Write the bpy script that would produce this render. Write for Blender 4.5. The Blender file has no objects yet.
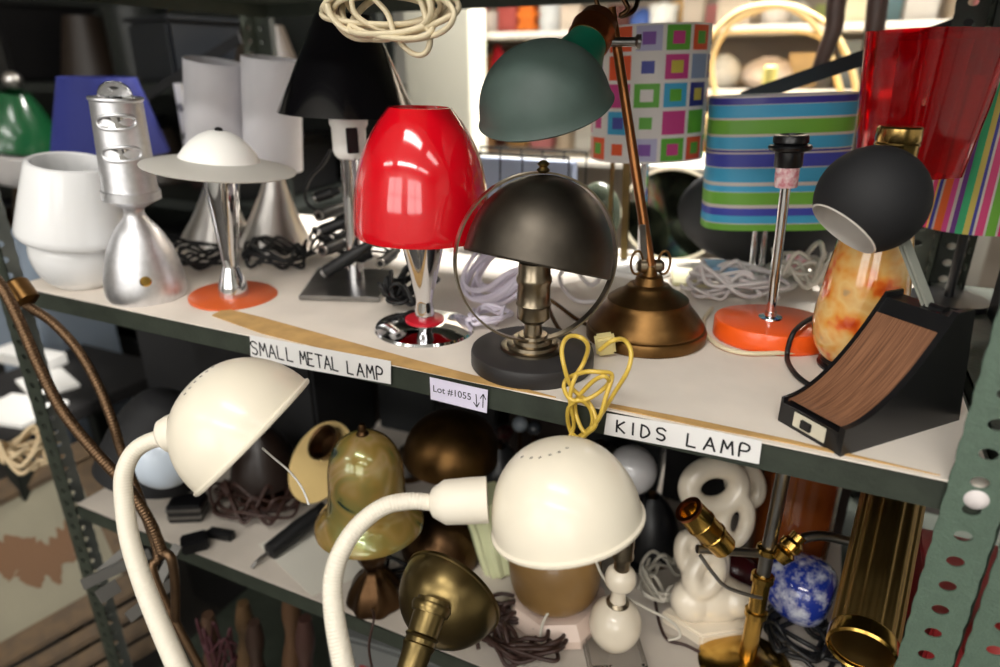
import bpy, bmesh, math, random
from mathutils import Vector as V, Matrix as MX
rnd = random.Random(7)
C = bpy.context.scene.collection
PI = math.pi
# ---------------------------------------------------------------- camera model (real camera pose; pixels of the 1000x667 frame turn into points)
F = 664.19; YAW, PITCH, ROLL = .44508, .37823, -.003551
CAM = V((1.0901, -.5565, 1.4035))
fw = V((-math.sin(YAW)*math.cos(PITCH), math.cos(YAW)*math.cos(PITCH), -math.sin(PITCH)))
r0 = V((math.cos(YAW), math.sin(YAW), 0)); u0 = r0.cross(fw)
rt = r0*math.cos(ROLL)+u0*math.sin(ROLL); up = u0*math.cos(ROLL)-r0*math.sin(ROLL)
def ray(px, py): return fw+rt*((px-500)/F)-up*((py-333.5)/F)
def Pz(px, py, z):
    d = ray(px, py); return CAM+d*((z-CAM.z)/d.z)
def Py(px, py, y):
    d = ray(px, py); return CAM+d*((y-CAM.y)/d.y)
def Pd(px, py, dep): return CAM+ray(px, py)*dep
def proj(q):
    d = q-CAM; z = d.dot(fw); return 500+F*d.dot(rt)/z, 333.5-F*d.dot(up)/z, z
def cdir(r, u, t):                      # direction from right / up / towards the camera
    return (rt*r+up*u-fw*t).normalized()
Z0, Z1, Z2 = 1.10, .698, 1.532
# ---------------------------------------------------------------- materials
def pm(name, col, rough=.5, metal=0, var=0, vs=20, bump=0, bs=60, coat=0, trans=0, sss=0, col2=None, alpha=1, aniso=0, ior=1.45):
    m = bpy.data.materials.new(name); m.use_nodes = True; nt = m.node_tree; b = nt.nodes['Principled BSDF']
    def lin(c): return tuple((x/255/12.92 if x/255 <= .04045 else ((x/255+.055)/1.055)**2.4) for x in c)
    c = lin(col); b.inputs['Base Color'].default_value = (*c, 1)
    b.inputs['Roughness'].default_value = rough; b.inputs['Metallic'].default_value = metal
    b.inputs['Coat Weight'].default_value = coat; b.inputs['Transmission Weight'].default_value = trans
    b.inputs['IOR'].default_value = ior; b.inputs['Alpha'].default_value = alpha
    if coat: b.inputs['Coat Roughness'].default_value = .06
    if sss:
        b.inputs['Subsurface Weight'].default_value = sss; b.inputs['Subsurface Scale'].default_value = .02
        b.inputs['Subsurface Radius'].default_value = (1, 1, 1)
    tc = None
    if var or bump or col2:
        tc = nt.nodes.new('ShaderNodeTexCoord')
    if var or col2:
        n = nt.nodes.new('ShaderNodeTexNoise'); n.inputs['Scale'].default_value = vs; n.inputs['Detail'].default_value = 5
        nt.links.new(tc.outputs['Object'], n.inputs['Vector'])
        r = nt.nodes.new('ShaderNodeValToRGB'); r.color_ramp.elements[0].position = .38; r.color_ramp.elements[1].position = .62
        a = lin(col2) if col2 else tuple(x*(1-var) for x in c)
        r.color_ramp.elements[0].color = (*a, 1); r.color_ramp.elements[1].color = (*c, 1)
        nt.links.new(n.outputs['Fac'], r.inputs['Fac']); nt.links.new(r.outputs['Color'], b.inputs['Base Color'])
    if bump:
        n = nt.nodes.new('ShaderNodeTexNoise'); n.inputs['Scale'].default_value = bs; n.inputs['Detail'].default_value = 4
        nt.links.new(tc.outputs['Object'], n.inputs['Vector'])
        k = nt.nodes.new('ShaderNodeBump'); k.inputs['Strength'].default_value = bump; k.inputs['Distance'].default_value = .002
        nt.links.new(n.outputs['Fac'], k.inputs['Height']); nt.links.new(k.outputs['Normal'], b.inputs['Normal'])
    return m
def lin3(c): return tuple((x/255/12.92 if x/255 <= .04045 else ((x/255+.055)/1.055)**2.4) for x in c)
def ramp_mat(name, stops, axis='v', rough=.4, repeat=1, coat=0):       # stripes printed on a shade, along UV u or v
    m = pm(name, (255, 255, 255), rough, coat=coat); nt = m.node_tree; b = nt.nodes['Principled BSDF']
    uv = nt.nodes.new('ShaderNodeUVMap'); s = nt.nodes.new('ShaderNodeSeparateXYZ'); nt.links.new(uv.outputs['UV'], s.inputs[0])
    out = s.outputs['Y' if axis == 'v' else 'X']
    if repeat > 1:
        k = nt.nodes.new('ShaderNodeMath'); k.operation = 'MULTIPLY'; k.inputs[1].default_value = repeat; nt.links.new(out, k.inputs[0])
        k2 = nt.nodes.new('ShaderNodeMath'); k2.operation = 'FRACT'; nt.links.new(k.outputs[0], k2.inputs[0]); out = k2.outputs[0]
    r = nt.nodes.new('ShaderNodeValToRGB'); r.color_ramp.interpolation = 'CONSTANT'; e = r.color_ramp.elements
    while len(e) > 1: e.remove(e[-1])
    e[0].position = 0; e[0].color = (*lin3(stops[0][1]), 1)
    for p, c in stops[1:]:
        q = e.new(p); q.color = (*lin3(c), 1)
    nt.links.new(out, r.inputs['Fac']); nt.links.new(r.outputs['Color'], b.inputs['Base Color'])
    return m
M = dict(
    rack=pm('rack_green_enamel', (52, 58, 49), .5, var=.22, vs=40, bump=.25, bs=220),
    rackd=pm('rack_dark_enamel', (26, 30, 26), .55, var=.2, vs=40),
    hammer=pm('hammered_green_enamel', (88, 106, 92), .4, var=.10, vs=120, bump=.5, bs=520),
    paper=pm('shelf_paper', (232, 222, 210), .75, var=.06, vs=14),
    card=pm('cardboard_edge', (200, 160, 100), .8, var=.2, vs=30),
    tag=pm('paper_label', (226, 224, 222), .7), tagv=pm('printed_label', (214, 208, 228), .6),
    ink=pm('marker_ink', (22, 22, 26), .6),
    opal=pm('opal_glass', (240, 240, 240), .22, coat=.3, sss=.3),
    alu=pm('brushed_aluminium', (226, 226, 229), .42, 1, var=.10, vs=120),
    silver=pm('satin_silver', (206, 202, 198), .34, 1),
    chrome=pm('chrome', (225, 225, 228), .07, 1),
    steel=pm('worn_steel', (150, 148, 145), .3, 1, var=.2),
    frost=pm('frosted_acrylic', (250, 248, 242), .4, sss=.1),
    frostd=pm('frosted_disc', (198, 194, 186), .45),
    grey=pm('grey_fabric_shade', (220, 218, 222), .7, var=.04),
    orangeb=pm('burnt_orange_disc', (206, 92, 40), .4, coat=.2),
    orange=pm('orange_lacquer', (240, 92, 26), .35, coat=.4),
    blue=pm('blue_fabric', (42, 50, 128), .7), green=pm('green_glass', (24, 80, 46), .2, coat=.5),
    black=pm('black_plastic', (16, 16, 18), .35, coat=.15), blackm=pm('black_matte', (24, 24, 26), .7, bump=.1),
    blackg=pm('black_gloss_card', (12, 11, 14), .16, coat=.5), rubber=pm('black_rubber', (20, 20, 21), .5),
    red=pm('red_glass', (206, 8, 26), .12, coat=1), redin=pm('red_disc', (190, 20, 40), .35),
    pewter=pm('dark_pewter', (88, 82, 74), .42, 1, var=.3, vs=18), puck=pm('black_painted_wood', (44, 42, 42), .48, var=.2, vs=15),
    nickel=pm('aged_nickel', (150, 138, 118), .28, 1, var=.25, vs=50), brass=pm('brass', (204, 164, 84), .2, 1, var=.12, vs=30),
    brassd=pm('aged_brass', (124, 92, 54), .4, 1, var=.35, vs=26), brassg=pm('tarnished_brass', (132, 114, 74), .3, 1, var=.22, vs=22),
    copper=pm('copper', (190, 110, 62), .3, 1, var=.2), bronze=pm('dark_bronze', (92, 68, 46), .35, 1, var=.3),
    enamel=pm('grey_green_enamel', (70, 86, 80), .55, var=.18, vs=22), emer=pm('emerald_enamel', (18, 112, 86), .35, coat=.3),
    cream=pm('cream_enamel', (230, 221, 202), .34, coat=.25), creamc=pm('cream_plastic', (226, 218, 202), .45),
    hole=pm('vent_dark', (18, 18, 16), .9),
    wcord=pm('white_cord', (216, 208, 206), .45), vcord=pm('pale_lilac_cord', (226, 218, 232), .4), bcord=pm('beige_cord', (214, 200, 168), .5),
    ycord=pm('gold_cord', (206, 174, 72), .35, coat=.3), brcord=pm('brown_cord', (58, 38, 32), .5), clear=pm('clear_cord', (196, 190, 176), .3),
    wood=pm('walnut_panel', (122, 84, 60), .42), gold=pm('gold_cap', (196, 162, 96), .25, 1, var=.1),
    redac=pm('red_acrylic', (235, 8, 26), .05, trans=.8, coat=.6, ior=1.2),
    white=pm('white_card', (232, 230, 226), .7), creamw=pm('cream_board', (226, 222, 204), .8),
    ceram=pm('glazed_ivory', (228, 216, 196), .22, coat=.6), marble=pm('pink_marble', (218, 196, 182), .35, var=.12, vs=12),
    tan=pm('tan_glaze', (146, 112, 66), .4, coat=.3, var=.25, vs=9), clearg=pm('clear_glass', (245, 245, 245), .04, trans=1),
    bulb=pm('pearl_bulb', (214, 212, 212), .2, trans=.25, coat=.5), amber=None,
    flute=pm('pale_green_glass', (216, 220, 176), .25, coat=.4), brown=pm('brown_wood', (86, 60, 42), .5, var=.3, vs=12),
    dark=pm('dark_box', (26, 24, 24), .7, var=.3), greyc=pm('grey_case', (110, 112, 110), .5), pink=pm('pink_tag', (224, 120, 130), .6),
    bluet=pm('light_blue_plastic', (150, 186, 214), .4), rope=pm('beige_rope', (206, 184, 148), .8), rattan=pm('rattan', (226, 196, 138), .5),
    dwood=pm('dark_carved_wood', (70, 52, 46), .4, var=.2), gilt=pm('gilt_frame', (82, 62, 36), .5, .3, var=.35, vs=40),
)
def nodes_amber():
    m = pm('amber_flower_glass', (236, 190, 120), .12, coat=1); nt = m.node_tree; b = nt.nodes['Principled BSDF']
    tc = nt.nodes.new('ShaderNodeTexCoord'); n = nt.nodes.new('ShaderNodeTexNoise'); n.inputs['Scale'].default_value = 32; n.inputs['Detail'].default_value = 2.5
    nt.links.new(tc.outputs['Object'], n.inputs['Vector']); r = nt.nodes.new('ShaderNodeValToRGB'); e = r.color_ramp.elements
    e[0].position = .3; e[0].color = (*lin3((150, 136, 110)), 1); e[1].position = .7; e[1].color = (*lin3((196, 66, 18)), 1)
    for p, c in ((.36, (222, 168, 100)), (.45, (232, 190, 120)), (.56, (228, 158, 74)), (.62, (222, 104, 34))):
        q = e.new(p); q.color = (*lin3(c), 1)
    nt.links.new(n.outputs['Fac'], r.inputs['Fac']); nt.links.new(r.outputs['Color'], b.inputs['Base Color']); return m
M['amber'] = nodes_amber()
def nodes_wood():
    m = M['wood']; nt = m.node_tree; b = nt.nodes['Principled BSDF']; uv = nt.nodes.new('ShaderNodeUVMap')
    mp = nt.nodes.new('ShaderNodeMapping'); mp.inputs['Scale'].default_value = (34, 1.6, 1); nt.links.new(uv.outputs['UV'], mp.inputs['Vector'])
    n = nt.nodes.new('ShaderNodeTexNoise'); n.inputs['Scale'].default_value = 1.4; n.inputs['Detail'].default_value = 6; nt.links.new(mp.outputs['Vector'], n.inputs['Vector'])
    r = nt.nodes.new('ShaderNodeValToRGB'); e = r.color_ramp.elements; e[0].position = .35; e[1].position = .65
    e[0].color = (*lin3((92, 60, 42)), 1); e[1].color = (*lin3((146, 102, 74)), 1)
    nt.links.new(n.outputs['Fac'], r.inputs['Fac']); nt.links.new(r.outputs['Color'], b.inputs['Base Color'])
nodes_wood()
def nodes_irid():
    m = pm('iridescent_art_glass', (130, 120, 60), .22, .1, coat=.8); nt = m.node_tree; b = nt.nodes['Principled BSDF']
    b.inputs['Thin Film Thickness'].default_value = 420; b.inputs['Thin Film IOR'].default_value = 1.6
    tc = nt.nodes.new('ShaderNodeTexCoord'); n = nt.nodes.new('ShaderNodeTexNoise'); n.inputs['Scale'].default_value = 14; n.inputs['Detail'].default_value = 2; n.inputs['Distortion'].default_value = 1.5
    nt.links.new(tc.outputs['Object'], n.inputs['Vector']); r = nt.nodes.new('ShaderNodeValToRGB'); e = r.color_ramp.elements
    e[0].position = .33; e[0].color = (*lin3((24, 48, 34)), 1); e[1].position = .7; e[1].color = (*lin3((140, 130, 54)), 1)
    for p, c in ((.38, (120, 112, 56)), (.5, (150, 122, 62)), (.6, (166, 138, 92))):
        q = e.new(p); q.color = (*lin3(c), 1)
    nt.links.new(n.outputs['Fac'], r.inputs['Fac']); nt.links.new(r.outputs['Color'], b.inputs['Base Color']); return m
M['irid'] = nodes_irid()
def nodes_willow():
    m = pm('blue_white_porcelain', (230, 232, 240), .15, coat=.8); nt = m.node_tree; b = nt.nodes['Principled BSDF']
    tc = nt.nodes.new('ShaderNodeTexCoord'); n = nt.nodes.new('ShaderNodeTexNoise'); n.inputs['Scale'].default_value = 34; n.inputs['Detail'].default_value = 7; n.inputs['Roughness'].default_value = .7
    nt.links.new(tc.outputs['Object'], n.inputs['Vector']); r = nt.nodes.new('ShaderNodeValToRGB'); e = r.color_ramp.elements
    e[0].position = .47; e[0].color = (*lin3((34, 58, 160)), 1); e[1].position = .62; e[1].color = (*lin3((222, 226, 238)), 1)
    nt.links.new(n.outputs['Fac'], r.inputs['Fac']); nt.links.new(r.outputs['Color'], b.inputs['Base Color']); return m
M['willow'] = nodes_willow()
def solid(c, rough=.6, **k): return pm('paint_%02x%02x%02x' % c, c, rough, **k)
# ---------------------------------------------------------------- builders
ROOT = {}
def thing(name, label, cat, mat=None, group=None, loc=None):
    o = bpy.data.objects.new(name, None); C.objects.link(o); o.empty_display_size = .02
    mw = mat.copy() if mat else MX.Translation(loc); o.matrix_world = mw; ROOT[o.name] = mw.inverted()
    o['label'] = label; o['category'] = cat
    if group: o['group'] = group
    return o
def mk(name, vs, fs, mat, par=None, uvs=None, smooth=True, ang=35, mats=None, mi=None, origin=None):
    me = bpy.data.meshes.new(name)
    if par is not None:
        inv = ROOT[par.name]; vs = [inv @ V(v) for v in vs]
    else:
        if origin is None:
            n = len(vs); origin = V((sum(v[0] for v in vs)/n, sum(v[1] for v in vs)/n, min(v[2] for v in vs)))
        vs = [V(v)-origin for v in vs]
    me.from_pydata([tuple(v) for v in vs], [], fs); me.update()
    bm = bmesh.new(); bm.from_mesh(me)
    if uvs:
        l = bm.loops.layers.uv.new('UVMap')
        for f, fu in zip(bm.faces, uvs):
            for lp, q in zip(f.loops, fu): lp[l].uv = q
    bmesh.ops.recalc_face_normals(bm, faces=bm.faces); bm.to_mesh(me); bm.free()
    for x in (mats or [mat]): me.materials.append(x)
    if mi:
        for p, k in zip(me.polygons, mi): p.material_index = k
    if smooth:
        me.shade_smooth(); me.set_sharp_from_angle(angle=math.radians(ang))
    o = bpy.data.objects.new(name, me); C.objects.link(o)
    if par is not None:
        o.parent = par; ROOT[o.name] = ROOT[par.name]
    else:
        o.location = origin; ROOT[o.name] = MX.Translation(-origin)
    return o
def single(o, label, cat, group=None, kind=None):
    if kind != 'structure': o['label'] = label; o['category'] = cat
    if group: o['group'] = group
    if kind: o['kind'] = kind
    return o
def frame(o, z, x=None):
    z = V(z).normalized(); x = V(x) if x is not None else (V((1, 0, 0)) if abs(z.x) < .9 else V((0, 1, 0)))
    y = z.cross(x).normalized(); x = y.cross(z).normalized()
    m = MX((x, y, z)).transposed().to_4x4(); m.translation = V(o); return m
def loft(name, rings, mat, par=None, closed=False, caps=(True, True), uvlen=None, ringclosed=True, **k):
    # rings: lists of world points, same count; a ring of one point is a pole
    vs, idx, fs, uvs = [], [], [], []
    for r in rings:
        idx.append(list(range(len(vs), len(vs)+len(r)))); vs += r
    n = max(len(r) for r in rings); m = len(rings)
    span = m if closed else m-1
    vv = uvlen or [i/max(1, span) for i in range(m+1)]
    for i in range(span):
        a, b = idx[i], idx[(i+1) % m]; v0, v1 = vv[i], vv[(i+1) if (i+1) < len(vv) else i]
        for j in range(n if ringclosed else n-1):
            j2 = (j+1) % n; u_0, u_1 = j/n, (j+1)/n
            if len(a) == 1 and len(b) == 1: continue
            if len(a) == 1: fs.append([a[0], b[j2], b[j]]); uvs.append([(u_0, v0), (u_1, v1), (u_0, v1)])
            elif len(b) == 1: fs.append([a[j], a[j2], b[0]]); uvs.append([(u_0, v0), (u_1, v0), (u_0, v1)])
            else: fs.append([a[j], a[j2], b[j2], b[j]]); uvs.append([(u_0, v0), (u_1, v0), (u_1, v1), (u_0, v1)])
    if not closed and ringclosed:
        if caps[0] and len(idx[0]) > 2: fs.append(idx[0][::-1]); uvs.append([(0, 0)]*len(idx[0]))
        if caps[1] and len(idx[-1]) > 2: fs.append(idx[-1]); uvs.append([(0, 1)]*len(idx[-1]))
    return mk(name, vs, fs, mat, par, uvs, **k)
def rev(name, m, prof, mat, par=None, seg=48, closed=False, lobes=0, lobeamp=0, facet=False, vlen=False, **k):
    rings = []
    for t, r in prof:
        if r <= 1e-6: rings.append([m @ V((0, 0, t))]); continue
        ring = []
        for j in range(seg):
            a = 2*PI*j/seg; rr = r*(1+(lobeamp*math.cos(lobes*a) if lobes else 0)); ring.append(m @ V((rr*math.cos(a), rr*math.sin(a), t)))
        rings.append(ring)
    uvl = None
    if vlen:
        L = [0]
        for a, b in zip(prof, prof[1:]): L.append(L[-1]+math.hypot(a[0]-b[0], a[1]-b[1]))
        uvl = [x/L[-1] for x in L]+[0]
    if facet: k['smooth'] = False
    return loft(name, rings, mat, par, closed, uvlen=uvl, **k)
def shell(prof, th):                     # open profile -> closed loop with thickness
    n = len(prof); inn = []
    for i, (t, r) in enumerate(prof):
        a, b = prof[max(0, i-1)], prof[min(n-1, i+1)]; dt, dr = b[0]-a[0], b[1]-a[1]; L = math.hypot(dt, dr) or 1
        inn.append((t+dr/L*th, max(0, r-abs(dt)/L*th)) if r > 1e-6 else (t+(-th if b[0] < a[0] or a[0] < t else th), 0))
    return inn
def shade(name, m, prof, mat, par, th=.0015, seg=56, inner=None, **k):
    if prof[-1][1] <= 1e-6:              # closed at the far end: two skins
        t_in = [(t-(0 if i == 0 else th), max(0, r-th)) for i, (t, r) in enumerate(prof)]
        full = t_in[::-1]+prof
        return rev(name, m, full, mat, par, seg, **k)
    inn = [(t, r-th) for t, r in prof]
    return rev(name, m, prof+inn[::-1], mat, par, seg, closed=True, **k)
def cr(pts, sub=8, closed=False):
    P = [V(p) for p in pts]; n = len(P); out = []
    for i in range(n if closed else n-1):
        g = (lambda q: P[q % n]) if closed else (lambda q: P[min(max(q, 0), n-1)])
        a, b, c, d = g(i-1), g(i), g(i+1), g(i+2)
        for s in range(sub):
            t = s/sub; out.append(.5*((2*b)+(c-a)*t+(2*a-5*b+4*c-d)*t*t+(3*b-a-3*c+d)*t**3))
    if not closed: out.append(P[-1])
    return out
def resample(pts, step):
    out = [pts[0]]; acc = 0; D = [0]
    for a, b in zip(pts, pts[1:]): D.append(D[-1]+(b-a).length)
    n = max(2, int(D[-1]/step)); j = 0
    for i in range(1, n+1):
        s = D[-1]*i/n
        while j < len(D)-2 and D[j+1] < s: j += 1
        t = (s-D[j])/max(1e-9, D[j+1]-D[j]); out.append(pts[j].lerp(pts[j+1], min(1, t)))
    return out, D[-1]/n
def tube(name, pts, r, mat, par=None, seg=8, sub=8, closed=False, rib=None, flat=1, raw=False, r2=None, **k):
    P = [V(p) for p in pts] if raw else cr(pts, sub, closed)
    if rib: P, st = resample(P, rib[0]/6)
    elif not closed: P, st = resample(P, max(r*.7, .002))
    n = len(P); rings = []; nrm = None
    for i in range(n):
        a = P[(i-1) % n] if closed else P[max(0, i-1)]; b = P[(i+1) % n] if closed else P[min(n-1, i+1)]
        t = (b-a); t = t.normalized() if t.length > 1e-9 else V((0, 0, 1))
        if nrm is None: nrm = t.orthogonal().normalized()
        nrm = (nrm-t*nrm.dot(t)).normalized(); bi = t.cross(nrm)
        rr = r if r2 is None else r+(r2-r)*i/(n-1)
        if rib: rr *= 1+rib[1]*math.cos(2*PI*i/6)
        rings.append([P[i]+nrm*(rr*math.cos(2*PI*j/seg))+bi*(rr*flat*math.sin(2*PI*j/seg)) for j in range(seg)])
    return loft(name, rings, mat, par, closed=closed, ang=60, **k)
def box(name, m, s, mat, par=None, bev=.001, off=(0, 0, 0), **k):      # centred on m + off, z up from m
    bm = bmesh.new(); bmesh.ops.create_cube(bm, size=1)
    for v in bm.verts: v.co = V((v.co.x*s[0]+off[0], v.co.y*s[1]+off[1], (v.co.z+.5)*s[2]+off[2]))
    if bev: bmesh.ops.bevel(bm, geom=bm.edges[:], offset=min(bev, min(s)*.4), segments=2, affect='EDGES')
    bm.verts.index_update(); vs = [m @ v.co for v in bm.verts]; fs = [[v.index for v in f.verts] for f in bm.faces]; bm.free()
    return mk(name, vs, fs, mat, par, ang=30, **k)
def prism(name, m, poly, h, mat, par=None, bev=0, **k):
    bm = bmesh.new(); a = [bm.verts.new((x, y, 0)) for x, y in poly]; f = bm.faces.new(a)
    e = bmesh.ops.extrude_face_region(bm, geom=[f]); 
    for v in e['geom']:
        if isinstance(v, bmesh.types.BMVert): v.co.z = h
    if bev: bmesh.ops.bevel(bm, geom=bm.edges[:], offset=bev, segments=2, affect='EDGES')
    bm.verts.index_update(); vs = [m @ v.co for v in bm.verts]; fs = [[v.index for v in f.verts] for f in bm.faces]; bm.free()
    return mk(name, vs, fs, mat, par, ang=30, **k)
T = MX.Translation
def rot(a, ax): return MX.Rotation(a, 4, ax)
class Ax:                                # an upright axis found from where the thing stands and where its top shows
    def __init__(s, b, z, t=None, y=None, xy=None):
        s.b = Pz(*b, z) if y is None else V((Py(*b, y).x, y, z)) if False else (Pz(*b, z) if y is None else Py(*b, y))
        s.b.z = z
        if xy: s.b = V((xy[0], xy[1], z))
        d = (Py(*t, s.b.y)-s.b) if t else V((0, 0, 1)); s.d = d.normalized(); s.m = frame(s.b, s.d)
    def t(s, py):
        lo, hi = -.3, 1.2
        for _ in range(40):
            mid = (lo+hi)/2
            if proj(s.b+s.d*mid)[1] > py: lo = mid
            else: hi = mid
        return lo
    def r(s, py, w): return w*proj(s.b+s.d*s.t(py))[2]/F
    def px(s, L): return [(max(0, s.t(py)), s.r(py, w)) for py, w in L]
    def pt(s, py): return s.b+s.d*s.t(py)
def smoothp(prof, sub=4):
    return [(p.x, max(0, p.y)) for p in cr([V((a, b, 0)) for a, b in prof], sub)]
def ball(name, c, r, mat, par=None, seg=24, sc=(1, 1, 1), m=None, **k):
    m = (m if m is not None else T(V(c))) @ MX.Diagonal((*sc, 1)); n = seg//2
    return rev(name, m, [(-r*math.cos(PI*i/n), r*math.sin(PI*i/n) if 0 < i < n else 0) for i in range(n+1)], mat, par, seg, **k)
def tangle(c, rx, ry, rz, n, seed, tail=None):      # points of a heap of coiled cord lying on a surface
    q = random.Random(seed); pts = []; a = q.random()*6
    for i in range(n*7):
        a += 2*PI/7*(1+q.uniform(-.25, .25)); k = q.uniform(.55, 1)
        ox, oy = q.uniform(-.25, .25)*rx, q.uniform(-.25, .25)*ry
        pts.append(V(c)+V((rx*k*math.cos(a)+ox, ry*k*math.sin(a)+oy, rz*abs(math.sin(i*1.7+seed))*q.uniform(.3, 1))))
    return pts+(tail or [])
# ---------------------------------------------------------------- the room
def st(o): o['kind'] = 'structure'; return o
conc = pm('concrete_floor', (64, 60, 56), .7, var=.25, vs=4); wallm = pm('painted_wall', (206, 204, 196), .8, var=.05, vs=2)
X0, X1, Y0, Y1, H = -5, 5, -3.2, 5.5, 3.0
st(box('floor', T((0, 1.15, -.05)), (X1-X0, Y1-Y0, .05), conc, bev=0)); st(box('ceiling', T((0, 1.15, H)), (X1-X0, Y1-Y0, .05), wallm, bev=0))
st(box('wall_back', T((0, Y1+.025, 0)), (X1-X0, .05, H), wallm, bev=0)); st(box('wall_front', T((0, Y0-.025, 0)), (X1-X0, .05, H), wallm, bev=0))
st(box('wall_left', T((X0-.025, 1.15, 0)), (.05, Y1-Y0, H), wallm, bev=0)); st(box('wall_right', T((X1+.025, 1.15, 0)), (.05, Y1-Y0, H), wallm, bev=0))
# ---------------------------------------------------------------- the rack
def perf_flange(name, o, u, v, w, h, z0, pitch, mat, par, th=.002, hr=.0052):   # perforated strip from o along u (width) and v (up)
    vs, fs = [], []; n = int(h/pitch); nn = V(u).cross(V(v)).normalized()*th; u, v = V(u), V(v)
    for i in range(n):
        cx, cy = w*.5, pitch*(i+.5); S = 16; base = len(vs)
        for side in (0, 1):
            for k in range(S):
                a = 2*PI*(k+.5)/S; c, s = math.cos(a), math.sin(a)
                q = 1/max(abs(c)/(w/2), abs(s)/(pitch/2)); vs.append(V(o)+u*(cx+q*c)+v*(cy+q*s)+nn*side)
                vs.append(V(o)+u*(cx+hr*1.25*c)+v*(cy+hr*s)+nn*side)
        for k in range(S):
            k2 = (k+1) % S; A = base; B = base+2*S
            fs.append([A+2*k, A+2*k2, A+2*k2+1, A+2*k+1]); fs.append([B+2*k, B+2*k+1, B+2*k2+1, B+2*k2]); fs.append([A+2*k+1, A+2*k2+1, B+2*k2+1, B+2*k+1])
    return vs, fs
def post(par, x, y, sx, sy, mat, h=2.0, name='post', w=.040, z=0, mat2=None):     # L-angle: front flange from x along sx, side flange along sy
    a = perf_flange('f', (x if sx > 0 else x-w, y, z), (1, 0, 0), (0, 0, 1), w, h, 0, .0254, mat, par)
    xs = x+w if sx > 0 else x-w
    b = perf_flange('g', (xs, y if sy > 0 else y-w, z), (0, 1, 0), (0, 0, 1), w, h, 0, .0254, mat, par)
    n = len(a[0]); return mk(name, a[0]+b[0], a[1]+[[i+n for i in f] for f in b[1]], None, par, smooth=False, mats=[mat, mat2 or mat], mi=[0]*len(a[1])+[1]*len(b[1]))
def deck(par, x0, x1, y0, y1, z, mat, lip=.0275):
    vs, fs = [], []
    for (a, b, c, d, e, f) in ((x0, x1, y0, y1, z-.002, z), (x0, x1, y0, y0+.002, z-lip, z), (x0, x1, y1-.002, y1, z-lip, z), (x0, x0+.002, y0, y1, z-lip, z), (x1-.002, x1, y0, y1, z-lip, z),
                               (x0, x1, y0+.002, y0+.012, z-lip, z-lip+.002)):
        k = len(vs); vs += [V((p, q, r)) for r in (e, f) for p, q in ((a, c), (b, c), (b, d), (a, d))]
        fs += [[k+i for i in g] for g in ([0, 3, 2, 1], [4, 5, 6, 7], [0, 1, 5, 4], [1, 2, 6, 5], [2, 3, 7, 6], [3, 0, 4, 7])]
    return mk('shelf_board', vs, fs, mat, par, smooth=False)
L = 1.22
rack = thing('shelving_rack', 'dark green slotted-angle metal rack holding the lamps on open shelves', 'shelving rack', loc=(.61, .3, 0))
for z in (Z0-.0015, Z1-.0015, Z2, .25): deck(rack, 0, L+.036, 0, .61, z, M['rack'])
post(rack, .002, -.0025, -1, 1, M['rack'], mat2=pm('worn_galvanised_side', (150, 156, 152), .5, .3, var=.2)); post(rack, L-.002, -.0025, 1, 1, M['hammer']); post(rack, .002, .6125, -1, -1, M['rack']); post(rack, L-.002, .6125, 1, -1, M['rack'])
def bar(name, a, b, w, th, mat, par=None, n=(0, 1, 0), **k):
    a, b = V(a), V(b); d = b-a; m = frame(a, d, V(n).cross(d)); return box(name, m, (w, th, d.length), mat, par, bev=.0004, **k)
bar('cross_brace', Py(742, 99, .625), Py(1010, 8, .625), .022, .003, M['blackm'], rack)
bar('cross_brace', Py(60, 150, .625), Py(240, 38, .625), .022, .003, M['blackm'], rack)
b = rev('bolt', frame((L+.019, -.0028, Pz(962, 497, Z0).z), (0, -1, 0)), [(0, .0085), (.002, .0085), (.0042, .0065), (.0055, .003), (.0058, 0)], solid((214, 206, 204), .4), rack, 20)
b.location += V((0, 0, 0)); bz = Py(962, 497, -.005).z
for v in b.data.vertices: pass
b.location.z += bz-Z0
neigh = thing('shelving_rack', 'neighbouring grey-green slotted-angle rack post at the right edge of the picture', 'shelving rack', loc=(1.9, .3, 0))
post(neigh, L+.0425, -.0025, 1, 1, M['hammer'])
for z in (Z0-.0015, Z1-.0015, Z2): deck(neigh, L+.0445, 2.4, 0, .61, z, M['rack'])
post(neigh, 2.4, .6125, 1, -1, M['rack']); post(neigh, 2.4, -.0025, 1, 1, M['rack']); post(neigh, L+.0425, .6125, 1, -1, M['rack'])
# paper liners and card
def sheet(name, poly, z, mat, th, label, cat, wav=0):
    o = prism(name, T((0, 0, z)), poly, th, mat); return single(o, label, cat)
sheet('shelf_liner', [(.003, -.001), (.4, -.0035), (.72, -.002), (1.250, -.002), (1.252, .3), (1.250, .6), (.004, .6)], Z0-.0015, M['paper'], .0015, 'off-white paper liner covering the upper shelf under the lamps', 'shelf liner')
c1 = [Pz(*p, Z0) for p in ((212, 316), (262, 334), (335, 352), (428, 373), (490, 388), (556, 398), (500, 383), (420, 362), (330, 337), (262, 318), (225, 309))]
sheet('cardboard_strip', [(p.x, max(p.y, -.004)) for p in c1], Z0+.0001, M['card'], .0012, 'tan cardboard strip showing along the front edge above the handwritten metal lamp label', 'cardboard')
c2 = [Pz(*p, Z0) for p in ((604, 407), (700, 427), (790, 444), (940, 476), (790, 441), (690, 420), (606, 404))]
sheet('cardboard_strip', [(p.x, max(p.y, -.004)+(.001 if i > 3 else 0)) for i, p in enumerate(c2)], Z0+.0001, M['card'], .001, 'thin brown card edge above the handwritten kids lamp label', 'cardboard')
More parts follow.
